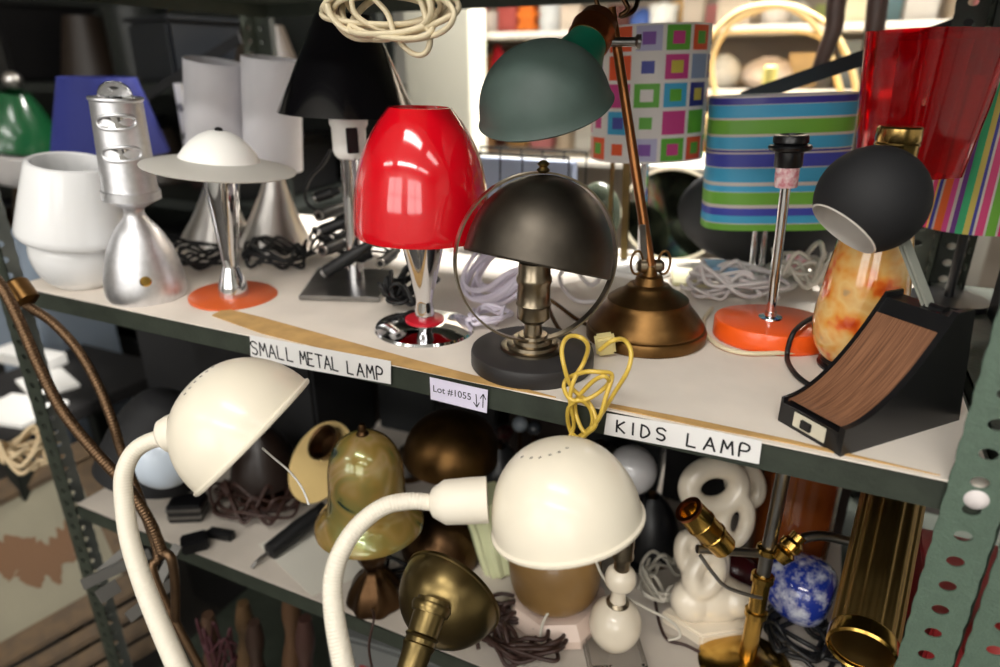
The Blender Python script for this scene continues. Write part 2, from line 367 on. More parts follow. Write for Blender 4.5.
sheet('shelf_liner', [(.0, .002), (.30, -.001), (.62, .001), (.9, .0), (1.21, .002), (1.21, .6), (.0, .6)], Z1-.0015, pm('dusty_paper', (202, 192, 180), .8, var=.12, vs=9), .0015, 'dusty paper liner covering the lower shelf', 'shelf liner')  # same paper, with the lower shelf's shade mixed into its colour
g = [Pz(*p, Z1) for p in ((258, 545), (312, 597), (400, 560), (330, 515))]
sheet('paper_sheet', [(p.x, p.y) for p in g], Z1+.0006, solid((206, 202, 190), .8), .0008, 'loose pale paper sheet lying on the lower shelf under the black adapter', 'paper')
# labels on the lip
STR = {'S': [[(.9, .85), (.6, 1), (.2, .95), (.08, .75), (.3, .55), (.7, .45), (.85, .22), (.6, 0), (.1, .08)]], 'M': [[(0, 0), (.12, 1), (.5, .4), (.85, 1), (1, 0)]], 'A': [[(0, 0), (.5, 1), (.95, 0)], [(.18, .38), (.8, .36)]],
       'L': [[(.05, 1), (0, .03), (.75, 0)]], 'E': [[(.8, 1), (.05, 1), (0, 0), (.8, 0)], [(.05, .52), (.65, .54)]], 'T': [[(0, 1), (1, .98)], [(.5, 1), (.48, 0)]], 'P': [[(.02, 0), (.08, 1), (.7, .95), (.82, .7), (.6, .48), (.06, .46)]],
       'K': [[(.05, 0), (.08, 1)], [(.8, .95), (.1, .5), (.85, 0)]], 'I': [[(.4, 0), (.42, 1)]], 'D': [[(.08, 1), (.05, 0), (.5, .05), (.85, .4), (.6, .85), (.05, 1)]]}
def writing(s, o, u, v, h, w, gap, mat, par, r=.0006, ws=None):
    o, u, v = V(o), V(u).normalized(), V(v).normalized(); x = 0; n = u.cross(v); vs, fs = [], []
    for ch in s:
        if ch == ' ': x += w*.7; continue
        ww = w*(.5 if ch == 'I' else 1)
        for line in STR[ch]:
            pts = [o+u*(x+a*ww)+v*(b*h) for a, b in line]
            if ch in 'SPD': pts = cr(pts, 4)
            for a, b in zip(pts, pts[1:]):
                d = (b-a).normalized(); s_ = n.cross(d)*r; a2, b2 = a-d*r*.6, b+d*r*.6; k = len(vs)
                vs += [a2+s_, a2-s_, b2-s_, b2+s_]+[q+n*.0002 for q in (a2+s_, a2-s_, b2-s_, b2+s_)]
                fs += [[k+i for i in f] for f in ([4, 5, 6, 7], [0, 1, 5, 4], [1, 2, 6, 5], [2, 3, 7, 6], [3, 0, 4, 7])]
        x += ww+gap
    return mk('writing', vs, fs, mat, par, smooth=False)
def label_tag(px, lbl, mat, y=-.0042, name='paper_label'):
    P = [Py(*p, y) for p in px]; c = P[0]; t = thing(name, lbl, 'label', loc=c)
    m = frame((0, y, 0), (0, -1, 0), (1, 0, 0)); poly = [((m.inverted() @ V((p.x, y, p.z))).x, (m.inverted() @ V((p.x, y, p.z))).y) for p in P]
    prism('tag', m, poly, .0006, mat, t); u = (P[1]-P[0]).normalized(); v = V((0, 0, 1)); v = (v-u*v.dot(u)).normalized()
    return t, P, u, v
t, P, u, v = label_tag([(250, 335), (391, 361), (391, 384), (300, 368), (251, 356)], 'white handwritten small metal lamp label taped to the upper shelf edge', M['tag'])
o = P[4]+v*.004+u*.003+V((0, -.0007, 0)); W = (P[1]-P[0]).length
writing('SMALL', o, u, v, .017, W*.056, W*.013, M['ink'], t, .0010); writing('METAL', o+u*W*.375-v*.0005, u, v, .0165, W*.048, W*.010, M['ink'], t, .0010); writing('LAMP', o+u*W*.71-v*.001, u, v, .0155, W*.050, W*.015, M['ink'], t, .0010)
t, P, u, v = label_tag([(607, 413), (700, 428), (762, 441), (759, 464), (690, 450), (604, 434)], 'white tape label reading kids lamp on the shelf edge above the ribbed brass column', M['tag'])
u = (P[3]-P[5]).normalized(); v = (V((0, 0, 1))-u*u.z).normalized(); W = (P[3]-P[5]).length; o = P[5]+v*.0055+u*W*.085+V((0, -.0007, 0))
writing('KIDS', o, u, v, .0125, W*.068, W*.033, M['ink'], t, .00095); writing('LAMP', o+u*W*.47-v*.001, u, v, .013, W*.072, W*.035, M['ink'], t, .00095)
t, P, u, v = label_tag([(430, 377), (488, 390), (487, 413), (431, 399)], 'small white printed lot number label with arrows below the round black lamp base', M['tagv'])
fc = bpy.data.curves.new('writing', 'FONT'); fc.body = 'Lot #1055'; fc.size = .0112; fc.extrude = .0001
fo = bpy.data.objects.new('writing', fc); C.objects.link(fo); fo.data.materials.append(M['ink']); mw = frame(P[3]+v*.0105+u*.003+V((0, -.0008, 0)), u.cross(v), u)
dg = bpy.context.evaluated_depsgraph_get(); me = bpy.data.meshes.new_from_object(fo.evaluated_get(dg)); bpy.data.objects.remove(fo)
me.transform(ROOT[t.name] @ mw); fo = bpy.data.objects.new('writing', me); C.objects.link(fo); fo.parent = t; me.materials.clear(); me.materials.append(M['ink'])
def strokes(lines, o, u, v, r, mat, par, name='arrow'):
    n = u.cross(v); vs, fs = [], []
    for line in lines:
        pts = [o+u*a+v*b for a, b in line]
        for a, b in zip(pts, pts[1:]):
            d = (b-a).normalized(); s_ = n.cross(d)*r; k = len(vs); vs += [a+s_, a-s_, b-s_, b+s_]+[q+n*.0002 for q in (a+s_, a-s_, b-s_, b+s_)]
            fs += [[k+i for i in f] for f in ([4, 5, 6, 7], [0, 1, 5, 4], [1, 2, 6, 5], [2, 3, 7, 6], [3, 0, 4, 7])]
    return mk(name, vs, fs, mat, par, smooth=False)
o = P[3]+u*.048+v*.003+V((0, -.0008, 0)); WW = (P[2]-P[3]).length; o = P[3]+u*(WW-.0155)+v*.003+V((0, -.0008, 0))
strokes([[(.003, .016), (.004, .002)], [(0, .006), (.004, .001), (.007, .007)], [(.011, .002), (.0115, .017)], [(.008, .012), (.0115, .018), (.0145, .012)]], o, u, v, .0005, M['ink'], t)

# ================================================================ upper shelf, left to right
# white mushroom lamp
A = Ax((82, 283), Z0, (68, 152)); t = thing('mushroom_lamp', 'small all-white opal glass mushroom table lamp at the left end of the upper shelf', 'lamp', A.m)
rev('glass_base', A.m, smoothp(A.px([(284, 18), (280, 26), (270, 36), (256, 41.5), (244, 42), (236, 38), (230, 33)])), M['opal'], t)
rev('lamp_shade', A.m, A.px([(236, 30), (236, 46), (234, 50), (231, 52), (226, 51.8), (195, 45.5), (166, 39.3), (162, 37.5), (161, 35), (162, 33), (166, 33), (200, 42)]), M['opal'], t, closed=False, caps=(False, False))
# aluminium lamp
A = Ax((148, 296), Z0, (114, 88)); t = thing('aluminium_lamp', 'brushed aluminium rocket shaped lamp with oval windows and a clear domed top', 'lamp', A.m)
rev('bell_base', A.m, smoothp(A.px([(297, 34), (291, 36.5), (280, 37), (262, 34), (246, 29), (230, 21), (220, 13), (214, 9.5)])), M['alu'], t)
rev('neck', A.m, A.px([(216, 10), (211, 9), (208, 10), (206, 12)]), M['alu'], t, 32)
rev('lamp_body', A.m, A.px([(208, 9), (200, 23), (198, 27), (190, 27), (189, 25.5), (186, 25), (101, 24), (99, 25.5), (97, 25), (97, 19), (99, 18)]), M['alu'], t)
rr = A.r(95, 16); rev('glass_dome', A.m @ T((0, 0, A.t(98))), [(0, rr), (rr*.35, rr*.97), (rr*.7, rr*.8), (rr*.95, rr*.45), (rr*1.02, 0)], M['clearg'], t, 32)
for py, w in ((121, 16), (152, 16)):       # oval glazed windows facing the aisle
    c = A.pt(py); R = A.r(py, 24.6); out = (CAM-c); out.z = 0; out = rot(-.12, 'Z') @ out.normalized(); s = V((0, 0, 1)).cross(out).normalized(); hw, hh = R*.68, R*.27
    pts = []
    for k in range(28):
        a = 2*PI*k/28; e = math.copysign(abs(math.cos(a))**.6, math.cos(a))*hw; f = math.copysign(abs(math.sin(a))**.8, math.sin(a))*hh
        pts.append(c+s*e+A.d*f+out*math.sqrt(max(0, R*R-e*e))*1.01)
    w_ = tube('window_rim', pts, .0022, M['alu'], t, 8, sub=2, closed=True)
    ctr = c+out*R*1.015
    loft('window_glass', [[ctr], [p+(ctr-p)*.12+out*.0004 for p in pts]], M['chrome'], w_, caps=(False, False))
c = A.pt(281)+(CAM-A.pt(281)).normalized()*A.r(281, 35); rev('knob', frame(c, CAM-c), [(0, .008), (.002, .008), (.004, .006), (.0045, 0)], M['brass'], t, 20)
# saucer lamp
A = Ax((234, 297), Z0, (216, 130)); t = thing('saucer_lamp', 'table lamp with frosted flying-saucer shade, tapered chrome stem and flat orange disc base', 'lamp', A.m)
rev('disc_base', A.m, [(0, A.r(297, 41)), (.001, A.r(297, 42)), (.0035, A.r(297, 42)), (.0045, A.r(297, 41)), (.0045, 0)], M['orangeb'], t, 64)
st_ = rev('stem', A.m, A.px([(294, 14.5), (291, 14.5), (284, 13.5), (274, 10.5), (267, 8), (264, 7.5), (250, 9), (225, 12), (200, 15), (186, 16.5), (172, 17)]), M['chrome'], t)
sm = frame(A.pt(168), A.d+rt*.06-fw*(-.02)); R = A.r(168, 73)
sh = rev('lamp_shade', sm, [(-.003, R*.3), (-.0015, R*.96), (-.0005, R*.995), (.0008, R), (.002, R*.97), (.012, R*.53), (.0125, R*.3)], M['frostd'], t, 72)
rev('shade_dome', sm, [(.011, R*.53), (.015, R*.51), (.024, R*.45), (.033, R*.37), (.041, R*.27), (.047, R*.15), (.049, 0)], M['frost'], sh, 56)
rev('finial', sm @ T((0, 0, .048)), [(0, .005), (.003, .005), (.0045, .002), (.0045, 0)], M['black'], sh, 16)
# the pair of grey-shaded trumpet lamps
def trumpet(b, tp, shade_y, lab):
    A = Ax(b, Z0, tp); t = thing('trumpet_lamp', lab, 'lamp', A.m, 'silver trumpet-foot lamps with grey drum shades')
    rev('foot', A.m, smoothp(A.px([(246, 36), (243, 36), (236, 33), (222, 26), (205, 19), (188, 13), (170, 8), (155, 5), (140, 4)]), 3), M['silver'], t)
    a, bb = A.t(shade_y[0]), A.t(shade_y[1]); r = A.r(shade_y[0], 29)
    shade('lamp_shade', A.m, [(bb, r*1.03), (a, r)], M['grey'], t)
    rev('socket', A.m, [(bb-.02, .016), (bb+.03, .016), (bb+.03, 0)], M['white'], t, 20)
trumpet((219, 245), (214, 61), (61, 162), 'trumpet-foot lamp with grey drum shade directly behind the saucer lamp, left of its twin')
trumpet((276, 247), (271, 59), (58, 168), 'trumpet-foot lamp with grey drum shade, right of its twin beside the black cone lamp')
# blue shade lamp
A = Ax((128, 232), Z0, (97, 76)); t = thing('blue_table_lamp', 'table lamp with tapered dark blue fabric shade behind the aluminium lamp', 'lamp', A.m)
shade('lamp_shade', A.m, A.px([(152, 53), (77, 35)]), M['blue'], t); rev('stem', A.m, A.px([(232, 7), (225, 6), (150, 5), (110, 5)]), M['silver'], t, 20); rev('foot', A.m, [(0, .055), (.008, .055), (.012, .03), (.014, .01)], M['silver'], t)
# green glass lamp, left edge
gp = Py(28, 222, .53); A = Ax((28, 222), gp.z, (14, 92)); t = thing('green_glass_lamp', 'green glass bell lamp over a pale bowl, far left behind the white mushroom lamp', 'lamp', A.m)
shade('lamp_shade', A.m, smoothp(A.px([(143, 38), (134, 36), (118, 29), (102, 20), (92, 13)])), M['green'], t)
rev('bowl', A.m, smoothp(A.px([(182, 14), (178, 28), (168, 36), (150, 40), (147, 40)])), solid((196, 192, 190), .4), t); rev('foot', A.m, A.px([(222, 34), (219, 34), (216, 12), (180, 8)]), M['bronze'], t)
ball('finial', A.pt(80), .022, M['silver'], t)
# white punched strip
m = frame(Py(189, 152, .42), Py(178, 86, .42)-Py(189, 152, .42), (1, 0, 0)); t = thing('punched_strip', 'white punched metal strip standing between the blue shade and the grey drum shades', 'bracket', m)
box('strip', m, (.022, .004, .13), M['white'], t, .001)
for z in (.03, .085): rev('grommet', m @ T((0, -.002, z)) @ rot(PI/2, 'X'), [(0, .008), (.002, .008), (.003, .006), (.001, .004), (.001, 0)], M['steel'], t, 20)
# black cone lamp with square steel base
A = Ax((356, 284), Z0, (343, 8)); t = thing('cone_lamp', 'lamp with glossy black cone shade, white switch socket and square steel base', 'lamp', A.m)
q = [Pz(*p, Z0) for p in ((299, 301), (380, 303), (392, 274), (319, 272))]
prism('square_base', T((0, 0, Z0+.001)), [(p.x, p.y) for p in q], .007, M['steel'], t, .0012)
rev('stem', A.m, A.px([(282, 8), (210, 8.5), (156, 10), (154, 11)]), M['chrome'], t, 32)
so = rev('socket', A.m, A.px([(158, 12), (155, 15), (150, 16.5), (128, 17), (124, 19), (118, 19), (117, 10)]), M['white'], t)
c = A.pt(139); d = CAM-c; d.z = 0; d = (rot(.16, 'Z') @ d.normalized()); box('switch', frame(c+d*A.r(139, 16.4), d, (1, 0, 0)), (.016, .034, .004), M['black'], so)
shade('lamp_shade', A.m, A.px([(113, 68), (109, 66.5), (14, 27)]), M['blackg'], t)
# black cable connectors
for i, (a, b, y1, y2, w) in enumerate([((314, 198), (340, 190), .26, .28, 5.5), ((318, 216), (350, 205), .25, .33, 6), ((320, 231), (352, 219), .24, .26, 6), ((322, 251), (352, 240), .22, .30, 6.2), ((324, 273), (372, 243), .19, .21, 6.5), ((346, 240), (372, 225), .24, .26, 6), ((380, 264), (398, 250), .17, .24, 5.5), ((344, 262), (372, 255), .21, .24, 5.5)]):
    p, q = Py(*a, y1), Py(*b, y2); p.z = max(p.z, Z0+.009); q.z = max(q.z, Z0+.009)
    nm = ['topmost of the heap', 'second from the top, facing the aisle', 'third down, pointing left', 'facing the aisle near the middle of the heap', 'longest, slanting above the square base', 'tucked beside the chrome stem', 'lowest on the right below the red shade', 'short one just above the square base'][i]
    t = thing('cable_plug', 'black cable plug with silver ring end, '+nm, 'plug', frame(p, q-p), 'black plugs heaped on the square lamp base'); r = w*proj(p)[2]/F
    L_ = (q-p).length; mm = frame(p, q-p)
    rev('sleeve', mm, [(.004, r*.9), (.005, r), (L_*.7, r), (L_*.75, r*.8), (L_, r*.6), (L_, 0)], M['rubber'], t, 20); rev('ring', mm, [(.005, r*.55), (0, r*.55), (0, r*.92), (.005, r*.92)], M['steel'], t, 20, closed=True)
def cord(name, pts, r, mat, label, cat='cord', **k):
    return single(tube(name, pts, r, mat, None, **k), label, cat)
cord('cable_heap', tangle(Pz(196, 268, Z0)+V((0, .02, .004)), .05, .06, .035, 5, 3), .0024, M['rubber'], 'heap of thin black cable between the aluminium lamp and the chrome stem')
cord('cable_heap', tangle(Pz(270, 268, Z0)+V((0, .02, .004)), .065, .055, .04, 6, 5), .0026, M['rubber'], 'heap of thin black cable right of the saucer lamp stem')
cord('cable_heap', tangle(Pz(345, 262, Z0)+V((0, .03, .01)), .07, .06, .055, 8, 8), .0028, M['rubber'], 'heap of black cable under the plugs behind the square steel base')
cord('cable_heap', tangle(Pz(395, 312, Z0)+V((0, .035, .006)), .032, .045, .05, 7, 9), .003, M['rubber'], 'heap of black cable left of the red lamp stem')
cord('cord_loop', [Py(*p, .3) for p in ((331, 150), (322, 165), (310, 178), (305, 192), (308, 204), (320, 212))], .0028, M['rubber'], 'thin dark cable drooping from the black cone lamp socket')
# red lamp
A = Ax((425, 329), Z0, (420, 106)); t = thing('red_lamp', 'small lamp with glossy red glass shade and chrome cone stem on mirror disc base', 'lamp', A.m)
rb = A.r(329, 50); rev('disc_base', A.m, [(0, rb*.98), (.002, rb), (.005, rb*.97), (.010, rb*.7), (.013, rb*.4), (.0135, 0)], M['chrome'], t, 64)
rev('red_disc', A.m @ T((0, 0, .012)), [(0, rb*.39), (.003, rb*.385), (.004, rb*.35), (.004, 0)], M['redin'], t)
rev('stem', A.m, A.px([(325, 9), (318, 10), (308, 9.5), (302, 8.5), (299, 8.5), (290, 10.5), (270, 15), (243, 22), (225, 26)]), M['chrome'], t)
shade('lamp_shade', A.m, smoothp(A.px([(232, 67), (226, 68), (212, 68), (190, 66.5), (165, 62), (145, 55), (125, 44.5), (113, 36), (107, 31.5)])), M['red'], t, .0025)
ball('bulb', A.pt(190), .024, M['bulb'], t)
# lilac-white cord bundle
cc = Pz(478, 318, Z0)+V((0.0, .075, .012)); q = random.Random(4)
pts = []
for i in range(9):
    k = q.uniform(.8, 1.1); ofs = V((q.uniform(-.012, .012), q.uniform(-.02, .02), q.uniform(0, .022)))
    for a in range(8):
        an = a*PI/4; pts.append(cc+ofs+V((.058*k*math.cos(an)*.9, .02*math.sin(an)*k, .025+.045*k*math.sin(an+.6))))
pts = [p if p.z > Z0+.004 else V((p.x, p.y, Z0+.004)) for p in pts]
cord('cord_bundle', pts, .0043, M['vcord'], 'bundle of thick lilac-white cord between the red lamp and the black globe lamp', flat=.7)
cord('cord_bundle', tangle(Pz(478, 330, Z0)+V((0, .03, .004)), .03, .03, .02, 3, 14), .003, M['vcord'], 'loose coil of lilac-white cord lying on the chrome base rim', flat=.7)
t = single(box('pink_tag', frame(Pz(512, 300, Z0)+V((0, .06, .03)), (0.2, -.3, 1), (1, .2, 0)), (.02, .006, .035), M['pink'], bev=.002), 'small pink ribbed tag on the lilac-white cord bundle', 'tag')
# black globe lamp
A = Ax((532, 364), Z0, (537, 175)); t = thing('globe_lamp', 'antique lamp with tilted dark metal half-globe shade in a hoop on round black base', 'lamp', A.m)
rb = A.r(358, 61); rev('round_base', A.m, [(0, rb*.97), (.003, rb), (.016, rb), (.019, rb*.985), (.0205, rb*.95), (.0205, 0)], M['puck'], t, 64)
rev('base_rings', A.m @ T((0, 0, .020)), [(0, rb*.52), (.003, rb*.52), (.0035, rb*.50), (.004, rb*.42), (.0075, rb*.41), (.008, rb*.38), (.0085, rb*.32), (.0125, rb*.31), (.013, rb*.24), (.0165, rb*.23), (.017, rb*.15), (.034, rb*.13), (.034, 0)], M['nickel'], t)
rev('socket', A.m, A.px([(324, 6), (321, 12), (317, 16.5), (306, 16.5), (303, 18), (300, 16.5), (284, 16.5), (281, 18), (277, 18), (274, 16.5), (262, 16), (262, 8)]), M['nickel'], t)
dc = A.pt(259)+rt*.003; R = 74*proj(dc)[2]/F; ax = cdir(.2, .95, .12)
dome = [(R*1.12*math.sin(a*PI/2/14), R*math.cos(a*PI/2/14)) for a in range(15)]; dome[-1] = (R*1.12, 0)
s_ = shade('lamp_shade', frame(dc, ax), [(-.006, R*1.0), (-.004, R*1.012)]+dome, M['pewter'], t, .0018, 72)
hn = (rot(.33, 'Z') @ (CAM-dc)); hn.z *= .3; hm = frame(dc, hn); R2 = R*1.14
ring = []
for k in range(96):
    a = 2*PI*k/96; e = hm @ V((R2*math.cos(a), R2*math.sin(a), 0)); o_ = (e-dc).normalized(); n_ = hn.normalized()
    ring.append([e+o_*.001+n_*.005, e+o_*.001-n_*.005, e-o_*.001-n_*.005, e-o_*.001+n_*.005])
loft('hoop', ring, M['nickel'], t, closed=True, ang=50)
tp = dc+V((0, 0, 1))*R2+rt*.004; rev('finial', frame(tp, (0, 0, 1)), [(0, .004), (.003, .007), (.006, .004), (.009, .0065), (.012, .003), (.013, 0)], M['brassg'], t, 20)
# brass desk lamp with green shade
A = Ax((645, 336), Z0, (650, 270)); t = thing('brass_desk_lamp', 'antique brass desk lamp, stepped bell base, slanted rod and grey-green metal shade', 'lamp', A.m)
rev('bell_base', A.m, A.px([(337, 57), (335, 58.5), (328, 59), (325, 58), (324, 56), (321, 56), (313, 50), (305, 43), (300, 40), (298, 40), (294, 34), (290, 26), (286, 22), (284, 20), (283, 15), (276, 13), (275, 8), (268, 6), (266, 5), (264, 0)]), M['brassd'], t, 72)
j0 = A.pt(266); j1 = Pd(611, 8, .735)
for s in (-1, 1):
    c = j0+rt*s*.016+V((0, 0, .004)); pts = [c+rt*(.007*math.cos(a)*1)+V((0, 0, 1))*(.014*math.sin(a)) for a in [2*PI*k/12 for k in range(12)]]
    tube('wing_nut', pts, .0016, M['brassd'], t, 8, 2, closed=True)
rev('joint', frame(j0-rt*.016, rt), [(0, 0), (0, .005), (.004, .008), (.011, .008), (.012, .005), (.020, .005), (.021, .008), (.028, .008), (.032, .005), (.032, 0)], M['nickel'], t, 20)
bar('link_plate', j0-rt*.006, j0-rt*.012+V((0, -.004, .05)), .007, .002, M['steel'], t)
tube('rod', [j0, j0.lerp(j1, .5), j1], .0062, pm('brown_copper_rod', (140, 92, 54), .35, .9), t, 16, r2=.0052)
cl = Pd(622, 42, .735); rev('clamp', frame(cl-rt*.02, rt), [(0, 0), (0, .005), (.034, .005), (.036, .008), (.04, .008), (.04, 0)], M['steel'], t, 20)
sc_ = Pd(545, 108, .70); R = 66*.70/F; ax = cdir(-.22, .74, .60); fm = frame(sc_, ax)
pr = [(-.004, R*1.02), (-.002, R*1.045), (0, R*1.02)]+[(R*.96*math.sin(a*PI/2/12), R*math.cos(a*PI/2/12)**.92) for a in range(1, 12)]+[(R*.96, 0)]
s_ = shade('lamp_shade', fm, pr, M['enamel'], t, .0016, 64)
n0, n1 = Pd(574, 66, .715), Pd(601, 18, .745); nd = n1-n0; nl = nd.length; nm_ = frame(n0, nd)
rev('shade_collar', nm_, [(-.01, .034), (nl*.2, .027), (nl*.42, .0225), (nl*.5, .0225), (nl*.5, 0)], M['emer'], s_, 40)
rev('socket', nm_, [(nl*.46, .0235), (nl*.52, .0245), (nl*.66, .0245), (nl*.68, .0255), (nl*.72, .0255), (nl*.74, .024), (nl*.9, .022), (nl*1.04, .013), (nl*1.08, 0)], M['copper'], t, 40)
tube('cord', [Pd(604, 16, .745), Pd(596, -2, .74), Pd(615, -8, .73), Pd(628, 8, .73), Pd(620, 16, .735), Pd(634, 10, .74), Pd(640, -10, .75)], .0028, M['bronze'], t)
tube('cord', [A.pt(336)-fw*.0+rt*-.08+V((0, 0.03, .004)), Pz(575, 318, Z0+.005), Pz(548, 300, Z0+.02), Pz(560, 330, Z0+.004), Pz(590, 345, Z0+.004)], .0028, M['bronze'], t)
# drum shade with squares
A = Ax((640, 270), Z0, (652, 27)); t = thing('squares_lamp', 'lamp with white drum shade printed with bright nested squares on a white disc base', 'lamp', A.m)
rev('disc_base', A.m, [(0, A.r(270, 34)), (.003, A.r(270, 35)), (.008, A.r(270, 34)), (.01, A.r(270, 30)), (.011, 0)], M['white'], t, 56); rev('stem', A.m, A.px([(268, 4), (80, 4)]), M['chrome'], t, 16)
cols = dict(w=(226, 224, 220), o=(232, 92, 46), l=(184, 184, 216), p=(128, 80, 170), g=(98, 176, 60), m=(200, 66, 138), b=(72, 80, 164), y=(206, 196, 80), n=(44, 52, 130), c=(66, 170, 214), s=(140, 160, 190))
keys = list(cols); cm = [solid(cols[k], .5) for k in keys]
grid = [['oo', 'oo', 'lp', 'gm', 'og'], ['wb', 'oo', 'wb', 'my', 'ss'], ['gy', 'mm', 'gw', 'cg', 'ny'], ['wm', 'cb', 'wg', 'mm', 'gg'], ['og', 'wo', 'lp', 'gm', 'og']]
R = A.r(92, 56.5); za, zb = A.t(157), A.t(27); ph0 = math.atan2(-.75, .42) # faces the aisle
NC, NR = 13, 5; q = random.Random(2); vs, fs, mi = [], [], []
sub = [0, .07, .28, .72, .93, 1]
angs = [(c+s)/NC for c in range(NC) for s in sub[:-1]]; hs = [(r+s)/NR for r in range(NR) for s in sub[:-1]]+[1]
aim = A.b-CAM; base_a = math.atan2(-aim.y, -aim.x)
def ring_at(rad, h): return [A.m @ V((rad*math.cos(2*PI*a+OFF), rad*math.sin(2*PI*a+OFF), za+(zb-za)*(1-h))) for a in angs]
OFF = base_a-2*PI*2.55/NC; n = len(angs)
for rad in (R, R-.0015):
    for h in hs: vs += ring_at(rad, h)
nh = len(hs)
tab = {}
for rr_ in range(NR):
    for cc_ in range(NC): tab[rr_, cc_] = grid[rr_][cc_] if cc_ < 5 else q.choice(['wb', 'wg', 'gm', 'mm', 'cb', 'oo', 'lp', 'og', 'my', 'ny', 'wo'])
for lay in (0, 1):
    for i in range(nh-1):
        for j in range(n):
            j2 = (j+1) % n; o_ = lay*nh*n; fs.append([o_+i*n+j, o_+i*n+j2, o_+(i+1)*n+j2, o_+(i+1)*n+j])
            a, b_ = i % 5, j % 5; code = tab[i//5, j//5]
            z_ = 'w' if (a in (0, 4) or b_ in (0, 4)) else (code[0] if (a in (1, 3) or b_ in (1, 3)) else code[1])
            mi.append(keys.index(z_ if lay == 0 else 'w'))
for i in (0, nh-1):
    for j in range(n): fs.append([i*n+j, i*n+(j+1) % n, nh*n+i*n+(j+1) % n, nh*n+i*n+j]); mi.append(0)
mk('lamp_shade', vs, fs, None, t, mats=cm, mi=mi)
# striped oval shade
A = Ax((762, 283), Z0, (782, 96)); t = thing('striped_lamp', 'lamp with wide oval drum shade in horizontal blue, green and turquoise stripes', 'lamp', A.m)
Hh = A.t(94), A.t(224); cN, cC, cG, cB, cW = (58, 56, 150), (66, 170, 214), (112, 176, 60), (62, 72, 176), (206, 198, 190)
seq = [(0, cG), (.05, cW), (.055, cC), (.115, cB), (.175, cW), (.20, cG), (.295, cW), (.30, cC), (.345, cW), (.375, cC), (.48, cW), (.485, cB), (.585, cW), (.595, cN), (.61, cW), (.62, cC), (.71, cW), (.73, cG), (.83, cW), (.845, cC), (.935, cW), (.94, cN), (.985, cW)]
stm = ramp_mat('striped_fabric', seq, 'v', .45, coat=.15)
def sup(a, b, z, n=64, e=3.2):
    out = []
    for k in range(n):
        w = 2*PI*k/n; out.append(A.m @ V((a*math.copysign(abs(math.cos(w))**(2/e), math.cos(w)), b*math.copysign(abs(math.sin(w))**(2/e), math.sin(w)), z)))
    return out
a_, b_ = A.r(160, 67), A.r(160, 34); RZ = math.radians(22)
A.m = A.m @ rot(RZ*.8, 'Z')
mid = [Hh[1]+(Hh[0]-Hh[1])*i/8 for i in range(9)]
rings = [sup(a_, b_, z) for z in mid]+[sup(a_-.0015, b_-.0015, z) for z in mid[::-1]]
loft('lamp_shade', rings, stm, t, closed=True, uvlen=[i/8 for i in range(9)]+[1-i/8 for i in range(9)]+[0])
for s in (-1, 1): tube('support_rod', [A.m @ V((s*.007-.01, 0, .01)), A.m @ V((s*.007-.01, 0, Hh[1]+.06))], .004, M['chrome'], t)
rev('foot', A.m, [(0, .05), (.008, .05), (.01, .045), (.01, 0)], M['white'], t)
# round mirror plate, brass bars and black cushion behind
c = Py(672, 215, .62); m = frame(c, cdir(-.1, .25, 1)); t = thing('round_mirror', 'round mirror with pale rim leaning behind the striped oval shade', 'mirror', m)
R = 50*proj(c)[2]/F; rev('mirror_glass', m, [(0, R*.95), (.004, R*.95), (.004, 0)], pm('smoky_mirror', (70, 76, 60), .08, .9, col2=(24, 26, 20), vs=18), t); rev('rim', m, [(0, R*.95), (0, R), (.008, R*1.02), (.008, R*.95)], solid((206, 196, 170)), t, closed=True)
for (x0_, x1_, lb) in ((628, 617, 'upright aged brass bar standing behind the copper rod'), (612, 603, 'thinner brass bar left of the one behind the copper rod')):
    a, b_ = Py(x0_-4, 262, .50), Py(x1_+10, 158, .50); a.z = Z0; single(bar('brass_bar', a, b_, .012 if x0_ > 620 else .007, .004, M['brassg']), lb, 'metal bar')
c = Py(760, 235, .578); c.z = Z0+.085; single(ball('black_cushion', c, .1, M['blackm'], sc=(1.35, .28, .85), seg=32), 'plump black cushion behind the striped oval shade', 'cushion')
single(ball('glass_jar', Py(598, 215, .56), .05, pm('smoky_glass', (120, 130, 112), .1, trans=.6), sc=(.8, .6, 1.15)), 'smoky glass jar between the black globe lamp and the brass bars', 'jar')
# orange lamp
A = Ax((768, 336), Z0, (791, 140)); t = thing('orange_lamp', 'bare lamp stand with thick bright orange oval base, chrome pole and black socket', 'lamp', A.m)
ra = A.r(330, 54); hb = .024; mo = frame(A.b-V((0, .006, 0)), (0, 0, 1)) @ rot(.2, 'Z')
def ov(k, z): return [mo @ V((ra*1.04*k*math.cos(w)+.004, ra*.86*k*math.sin(w), z)) for w in [2*PI*i/64 for i in range(64)]]
loft('oval_base', [ov(.975, 0), ov(1, .002), ov(1, hb-.002), ov(.985, hb-.0005), ov(.97, hb)], M['orange'], t)
rev('flange', A.m, [(hb, .014), (hb+.0015, .0135), (hb+.003, .007), (hb+.008, .0065)], M['chrome'], t, 32)
rev('pole', A.m, A.px([(322, 4.6), (182, 5.2), (170, 5.2)]), M['chrome'], t, 24)
rev('paper_wrap', A.m, A.px([(187, 10.5), (186, 11), (166, 11.5), (165, 10)]), pm('pink_printed_paper', (236, 214, 214), .6, col2=(206, 130, 140), vs=160), t, 28)
rev('socket', A.m, A.px([(167, 12.5), (165, 13.5), (152, 13.5), (150, 19.5), (147, 21), (145, 20), (144, 15), (142, 17), (137, 17), (135, 16), (134, 12), (138, 11)]), M['black'], t)
tube('power_cord', [Pz(*p, Z0+.004) for p in ((712, 308), (704, 320), (706, 334), (722, 347), (745, 353), (775, 353), (812, 351), (835, 340))], .0028, M['bcord'], t)
